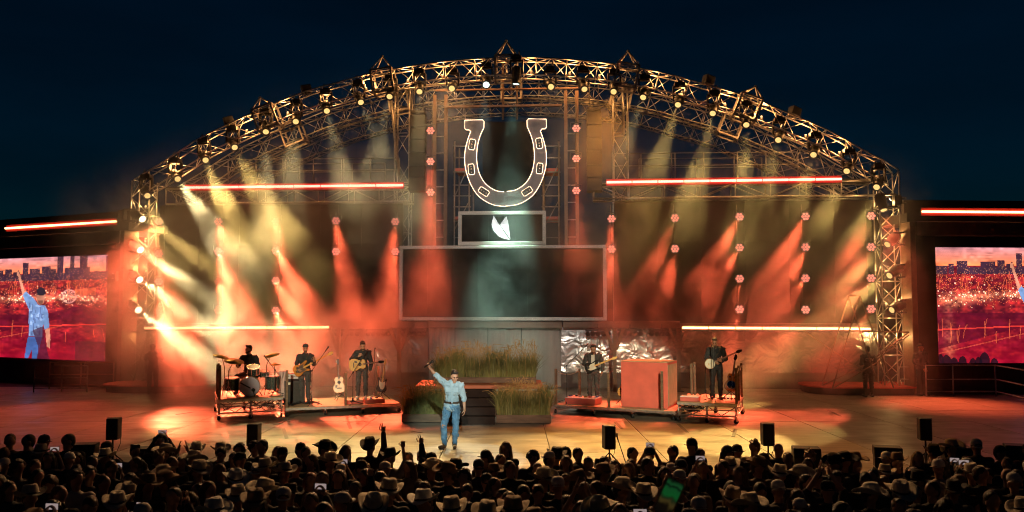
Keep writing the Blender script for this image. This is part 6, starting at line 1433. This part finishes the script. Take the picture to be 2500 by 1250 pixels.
LIST += [(C_,l) for l in [(240,405,'c',0),(410,405,'w','left'),(470,355,'d',0),(560,365,'k','right'),(630,380,'s',0),(520,455,'f',0),(880,450,'s','left'),(810,475,'s',0),(1175,370,'s',0),(1330,372,'k','phone'),(1570,345,'s','right'),(1750,280,'k','right'),(1760,390,'f',0),(2070,355,'K','left'),(2160,345,'k','left'),(2310,310,'P','right'),(2350,450,'t',0),(2405,430,'k',0),(1970,490,'s',0),(1900,525,'s','phone'),(1630,490,'k',0),(1310,465,'f',0),(1165,480,'l',0),(1000,495,'s',0),(1110,510,'f',0),(890,515,'t','left'),(380,570,'h','left'),(690,590,'t','left'),(680,700,'s','right'),(790,690,'f',0),(1085,658,'h','left'),(1630,595,'w',0),(1720,630,'s',0),(2150,550,'f',0),(2120,745,'t',0),(2250,800,'h','left'),(870,835,'l','right'),(570,830,'l',0),(120,740,'s',0),(250,735,'s','down'),(1790,855,'w',0),(1700,970,'k',0),(1310,470,'s',0),(1480,560,'l',0),(1250,700,'l',0),(2380,700,'s',0),(450,650,'l',0)]]
LIST += [(D_,l) for l in [(125,325,'b','right'),(215,415,'s',0),(410,400,'P','right'),(400,475,'l',0),(740,405,'d','left'),(655,425,'d','right'),(830,415,'t','left'),(1140,415,'w',0),(1240,415,'t','stand'),(1435,410,'f',0),(1580,330,'d','stand'),(1750,285,'h','left'),(2050,295,'w',0),(2150,350,'k','left'),(2470,340,'k','right'),(1890,480,'w','left'),(1560,480,'w','right'),(1640,480,'f',0),(1935,515,'s','phone'),(2270,470,'s','right'),(2240,565,'b','right'),(1440,570,'f','right'),(1830,630,'f',0),(1010,580,'s','right'),(130,525,'h',0),(320,535,'h','left'),(545,690,'l','up'),(700,620,'c','clap'),(270,770,'f',0),(1065,718,'W','left'),(1180,675,'h',0),(130,700,'l',0),(725,900,'l',0),(2400,840,'l','right'),(2060,560,'s',0),(2330,620,'l',0),(1560,700,'s',0),(900,600,'s',0),(1700,860,'l',0),(2150,800,'s',0),(420,640,'s',0),(1250,850,'l',0),(2480,500,'s',0)]]
people = []
rg = random.Random(11)
LIST = [(a, (x, y, (rg.choice('hhkwt') if k in 'sl' and y > 400 and rg.random() < .14 else k), p)) for a, (x, y, k, p) in LIST]
HATK = 'hWdtkwK'
for x0, (cx, cy_, kind, ps) in LIST:
    px_ = x0+cx/3.906; py_ = 1000+cy_/3.906; hat = .085 if kind in 'hWdt' else (.03 if kind in 'kwK' else 0.015)
    if ps in ('phone', 'up') and False: pass
    ht = 1.785+hat; sc = rg.uniform(.955, 1.0)*(.965 if kind in 'lfru' else 1.0)
    best = None
    for i in range(140):
        Y = 8.7+6.6*i/139; z = ground_z(Y)+ht*sc; a, b_, c_ = ray(px_, py_); zz = CAMZ+c_*Y/b_
        if best is None or abs(zz-z) < best[0]: best = (abs(zz-z), Y, zz-z)
    Y = best[1]; sc2 = max(.90, min(1.09, sc+best[2]/ht)); X = (px_-1250)/FPX*Y/CP
    people.append([X, Y, sc2, kind, ps])
fill = []
Y = 9.0
for rowi in range(10):
    Y = 9.0+rowi*.56; x = -.66*Y
    while x < .66*Y:
        xx = x+rg.uniform(-.15,.15); y2 = Y+rg.uniform(-.2,.2)
        if all((p[0]-xx)**2+((p[1]-y2)*.9)**2 > .43**2 for p in people+fill) and rg.random() < .95:
            fill.append([xx, y2, rg.uniform(.88,.95), rg.choice('sssllllffkkhtscwdhl'), rg.choice([0,0,0,0,0,'left','right','stand','down','left','right','up','clap','phone'])])
        x += .36
people += fill
for it in range(40):                                # nobody stands inside a neighbour
    for i in range(len(people)):
        for j in range(i+1, len(people)):
            p, q = people[i], people[j]; dx = q[0]-p[0]; dy = q[1]-p[1]
            if abs(dx) > .45 or abs(dy) > .4: continue
            d = math.hypot(dx, dy*1.25)
            if d < .42:
                s = (.42-d)*.5*(1 if dy >= 0 else -1); p[1] -= s*.5; q[1] += s*.5; e = (.42-d)*.12*(1 if dx >= 0 else -1); p[0] -= e; q[0] += e
                for o in (p, q): o[1] = min(15.45, max(8.5, o[1]))
ROWS = [(14.3,'front'),(13.3,'second'),(12.3,'third'),(11.3,'fourth'),(10.3,'fifth'),(9.4,'sixth'),(0,'nearest')]
def rowof(Y):
    for y0, n_ in ROWS:
        if Y >= y0: return n_
byrow = {}
for p in people: byrow.setdefault(rowof(p[1]), []).append(p)
LOOK = {'s':'short dark hair','l':'long dark hair','f':'long fair hair','c':'curly hair','b':'a bald head','P':'spiky hair','F':'flat-topped hair','B':'bushy brown hair','u':'hair in a bun','r':'long red hair','h':'a pale straw cowboy hat','W':'a white cowboy hat','d':'a dark cowboy hat','t':'a tan cowboy hat','k':'a dark cap','w':'a pale cap','K':'a cap over long hair'}
ACT = {'clap':' clapping','up':' with both arms raised','v':' raising two fingers','fist':' raising a fist','phone':' holding a phone'}
phone_n = 0
phone_scr = glow('phone_screen', (0.55,0.42,0.40), 0.45)
for rname, ps_ in byrow.items():
    ps_.sort(key=lambda p: p[0])
    for i, (X, Y, sc, kind, act) in enumerate(ps_):
        fem = kind in 'lfruK'
        if not act: act = rg.choice(['stand','stand','down','left','right']) if True else 0
        me, sh, tr, J, B = TPL[(act, fem)]
        lab = 'person with %s%s, %s from left, %s crowd row' % (LOOK[kind], ACT.get(act, ''), nth(i), rname)
        root = thing('person', lab, 'person', (X, Y, ground_z(Y)), math.pi+math.atan2(X-(-1.5), 34-Y)*-.6+rg.uniform(-.22,.22), 'standing crowd'); root.scale = (sc*rg.uniform(.97,1.06), sc, sc)
        o = link_mesh('body', me, root)
        cl = link_mesh('shirt', sh[1 if rg.random() < .45 and not fem else rg.choice((0, 0, 1))], root)
        ci = 4 if kind in 'FB' else rg.choice((0,0,0,1,1,2,2,3,5,6,7,7,4)); cl.material_slots[0].link = 'OBJECT'; cl.material_slots[0].material = clothes[ci]
        link_mesh('trousers', tr, root)
        e = B.to_euler(); hl = J['head']
        hm_ = rg.choice((hairdark, hairdark, hairbrown))
        hk = {'s':'short','l':rg.choice(('long','wavy','pony')),'f':rg.choice(('long','wavy')),'c':'curly','b':None,'P':'spiky','F':'flat','B':'curly','u':'bun','r':'wavy','h':'short','W':'short','d':'short','t':rg.choice(('short','long')),'k':'short','w':'short','K':'long'}[kind]
        if kind == 'f': hm_ = rg.choice((hairbrown, hairblond))
        if kind == 'r': hm_ = hairred
        if kind == 'P': hm_ = hairblond
        if hk: link_mesh('hair', hair_mesh(hk, hm_), root, hl, e)
        if kind in 'hWdt':
            m_ = {'h':strawm,'W':whitehat,'d':darkhat,'t':tanhat}[kind]
            tl = Matrix.Rotation(rg.uniform(-.22,.28), 3, 'X') @ Matrix.Rotation(rg.uniform(-.12,.12), 3, 'Y')
            ho = link_mesh('hat', cowboy(m_), root, hl+B @ V((0,.01,.058)), (B @ tl).to_euler(), (1.12,1.12,1.06)); link_mesh('hat_band', band_me, ho)
        if kind in 'kwK':
            m_ = whitehat if kind == 'w' else rg.choice((clothes[0], clothes[2], clothes[1]))
            ho = link_mesh('cap', cap_hat(m_), root, hl+B @ V((0,.005,.058)), (B @ Matrix.Rotation(math.pi if rg.random() < .25 else 0, 3, 'Z')).to_euler())
        if act == 'phone':
            M = obj_matrix(root); c = M @ V((0,-.32,1.83)); ph = thing('phone', 'phone held up by a person, %s from left in the %s crowd row' % (nth(i), rname), 'phone', c, root.rotation_euler.z, 'phones held up in the crowd')
            MB().box((0,0,0), (.155,.009,.076)).build('case', black, ph, world=False, bevel=.003); MB().box((0,.006,0), (.145,.002,.068)).build('screen', phone_scr, ph, world=False)
# phone held close to the camera
hp_ = P(1624, 1226, 3.0)
Jp = pose(elR=(-.30,-.12,1.46), wrR=(-.16,-.24,1.72), handR=dict(d=(-.12,0,1), side=(1,-.3,0), palm=(.3,-1,0), curl=.7))
holder = thing('person', 'person close to the camera whose raised hand holds the big phone', 'person', (0,0,0), math.pi)
mb = MB(); torso(mb, Jp); [arm(mb, Jp, s) for s in 'RL']; [leg(mb, Jp, s) for s in 'RL']; Bq, rq_, fq_, uq_ = head(mb, Jp); me = remesh(mb, .011, 2); hm = MB(); hand(hm, Jp['wrR'], **Jp['handR']); hand(hm, Jp['wrL'], V((0,-.1,-1)), V((0,-1,0)), V((-1,0,0))); append_raw(me, hm); me.materials.append(crowdskin[0]); link_mesh('body', me, holder)
m = MB(); torso(m, Jp, .018); [arm(m, Jp, s, .016, 'up', 0) for s in 'RL']; q = remesh(m, .014, 2); q.materials.append(clothes[0]); link_mesh('shirt', q, holder)
m = MB(); [leg(m, Jp, s, .014, False) for s in 'RL']; m.ell(Jp['pel'], (.172,.135,.13), None, 14, 9); q = remesh(m, .016, 2); q.materials.append(jeansdark); link_mesh('trousers', q, holder)
link_mesh('hair', hair_mesh('short', hairdark), holder, Jp['head'], Bq.to_euler())
w0 = Matrix.Rotation(math.pi, 3, 'Z') @ (Jp['wrR']+V((-.02,-.03,.10))); gz_ = ground_z(2.9); s_ = (hp_.z-.045-gz_)/w0.z; s_ = max(.9, min(1.12, s_))
holder.scale = (s_, s_, s_); holder.location = (hp_.x-w0.x*s_, hp_.y-w0.y*s_, hp_.z-.045-w0.z*s_)
bp = thing('phone', 'big blurred phone held up close to the camera showing a green picture', 'phone', hp_+V((.012,-.01,.02)))
bp.rotation_euler = (R(-14), R(27), R(-8)); bp.scale = (.85,.85,.85)
pcase = mat('copper_phone_case', (.55,.25,.13), .3, .4, .1)
MB().box((0,.003,0), (.086,.011,.162)).build('case', pcase, bp, world=False, bevel=.006)
pscr = bpy.data.materials.new('phone_picture'); pscr.use_nodes = True; t = pscr.node_tree; b = t.nodes['Principled BSDF']; tc = t.nodes.new('ShaderNodeTexCoord'); sx_ = t.nodes.new('ShaderNodeSeparateXYZ'); t.links.new(tc.outputs['Generated'], sx_.inputs[0])
rp = t.nodes.new('ShaderNodeValToRGB'); cr = rp.color_ramp; cr.elements[0].position = 0; cr.elements[0].color = (.012,.008,.006,1); cr.elements[1].position = 1; cr.elements[1].color = (.008,.02,.008,1)
for p_, c_ in ((.25,(.02,.012,.006,1)),(.36,(.18,.12,.03,1)),(.46,(.03,.06,.02,1)),(.56,(.015,.26,.05,1)),(.72,(.02,.20,.05,1)),(.80,(.004,.008,.006,1)),(.88,(.03,.22,.06,1))): e_ = cr.elements.new(p_); e_.color = c_
nzz = t.nodes.new('ShaderNodeTexNoise'); nzz.inputs['Scale'].default_value = 2.2; ad = t.nodes.new('ShaderNodeMath'); ad.operation = 'MULTIPLY_ADD'; t.links.new(tc.outputs['Generated'], nzz.inputs['Vector']); t.links.new(nzz.outputs['Fac'], ad.inputs[0]); ad.inputs[1].default_value = .45
sb = t.nodes.new('ShaderNodeMath'); sb.operation = 'SUBTRACT'; sb.inputs[1].default_value = .22; t.links.new(sx_.outputs[2], sb.inputs[0]); t.links.new(sb.outputs[0], ad.inputs[2]); t.links.new(ad.outputs[0], rp.inputs[0]); t.links.new(rp.outputs[0], b.inputs['Emission Color']); b.inputs['Emission Strength'].default_value = .2; b.inputs['Base Color'].default_value = (.01,.01,.01,1); pscr.cycles.emission_sampling = 'NONE'
MB().box((0,-.0035,0), (.070,.002,.146)).build('screen', pscr, bp, world=False)
bpy.data.scenes.remove(TMP)
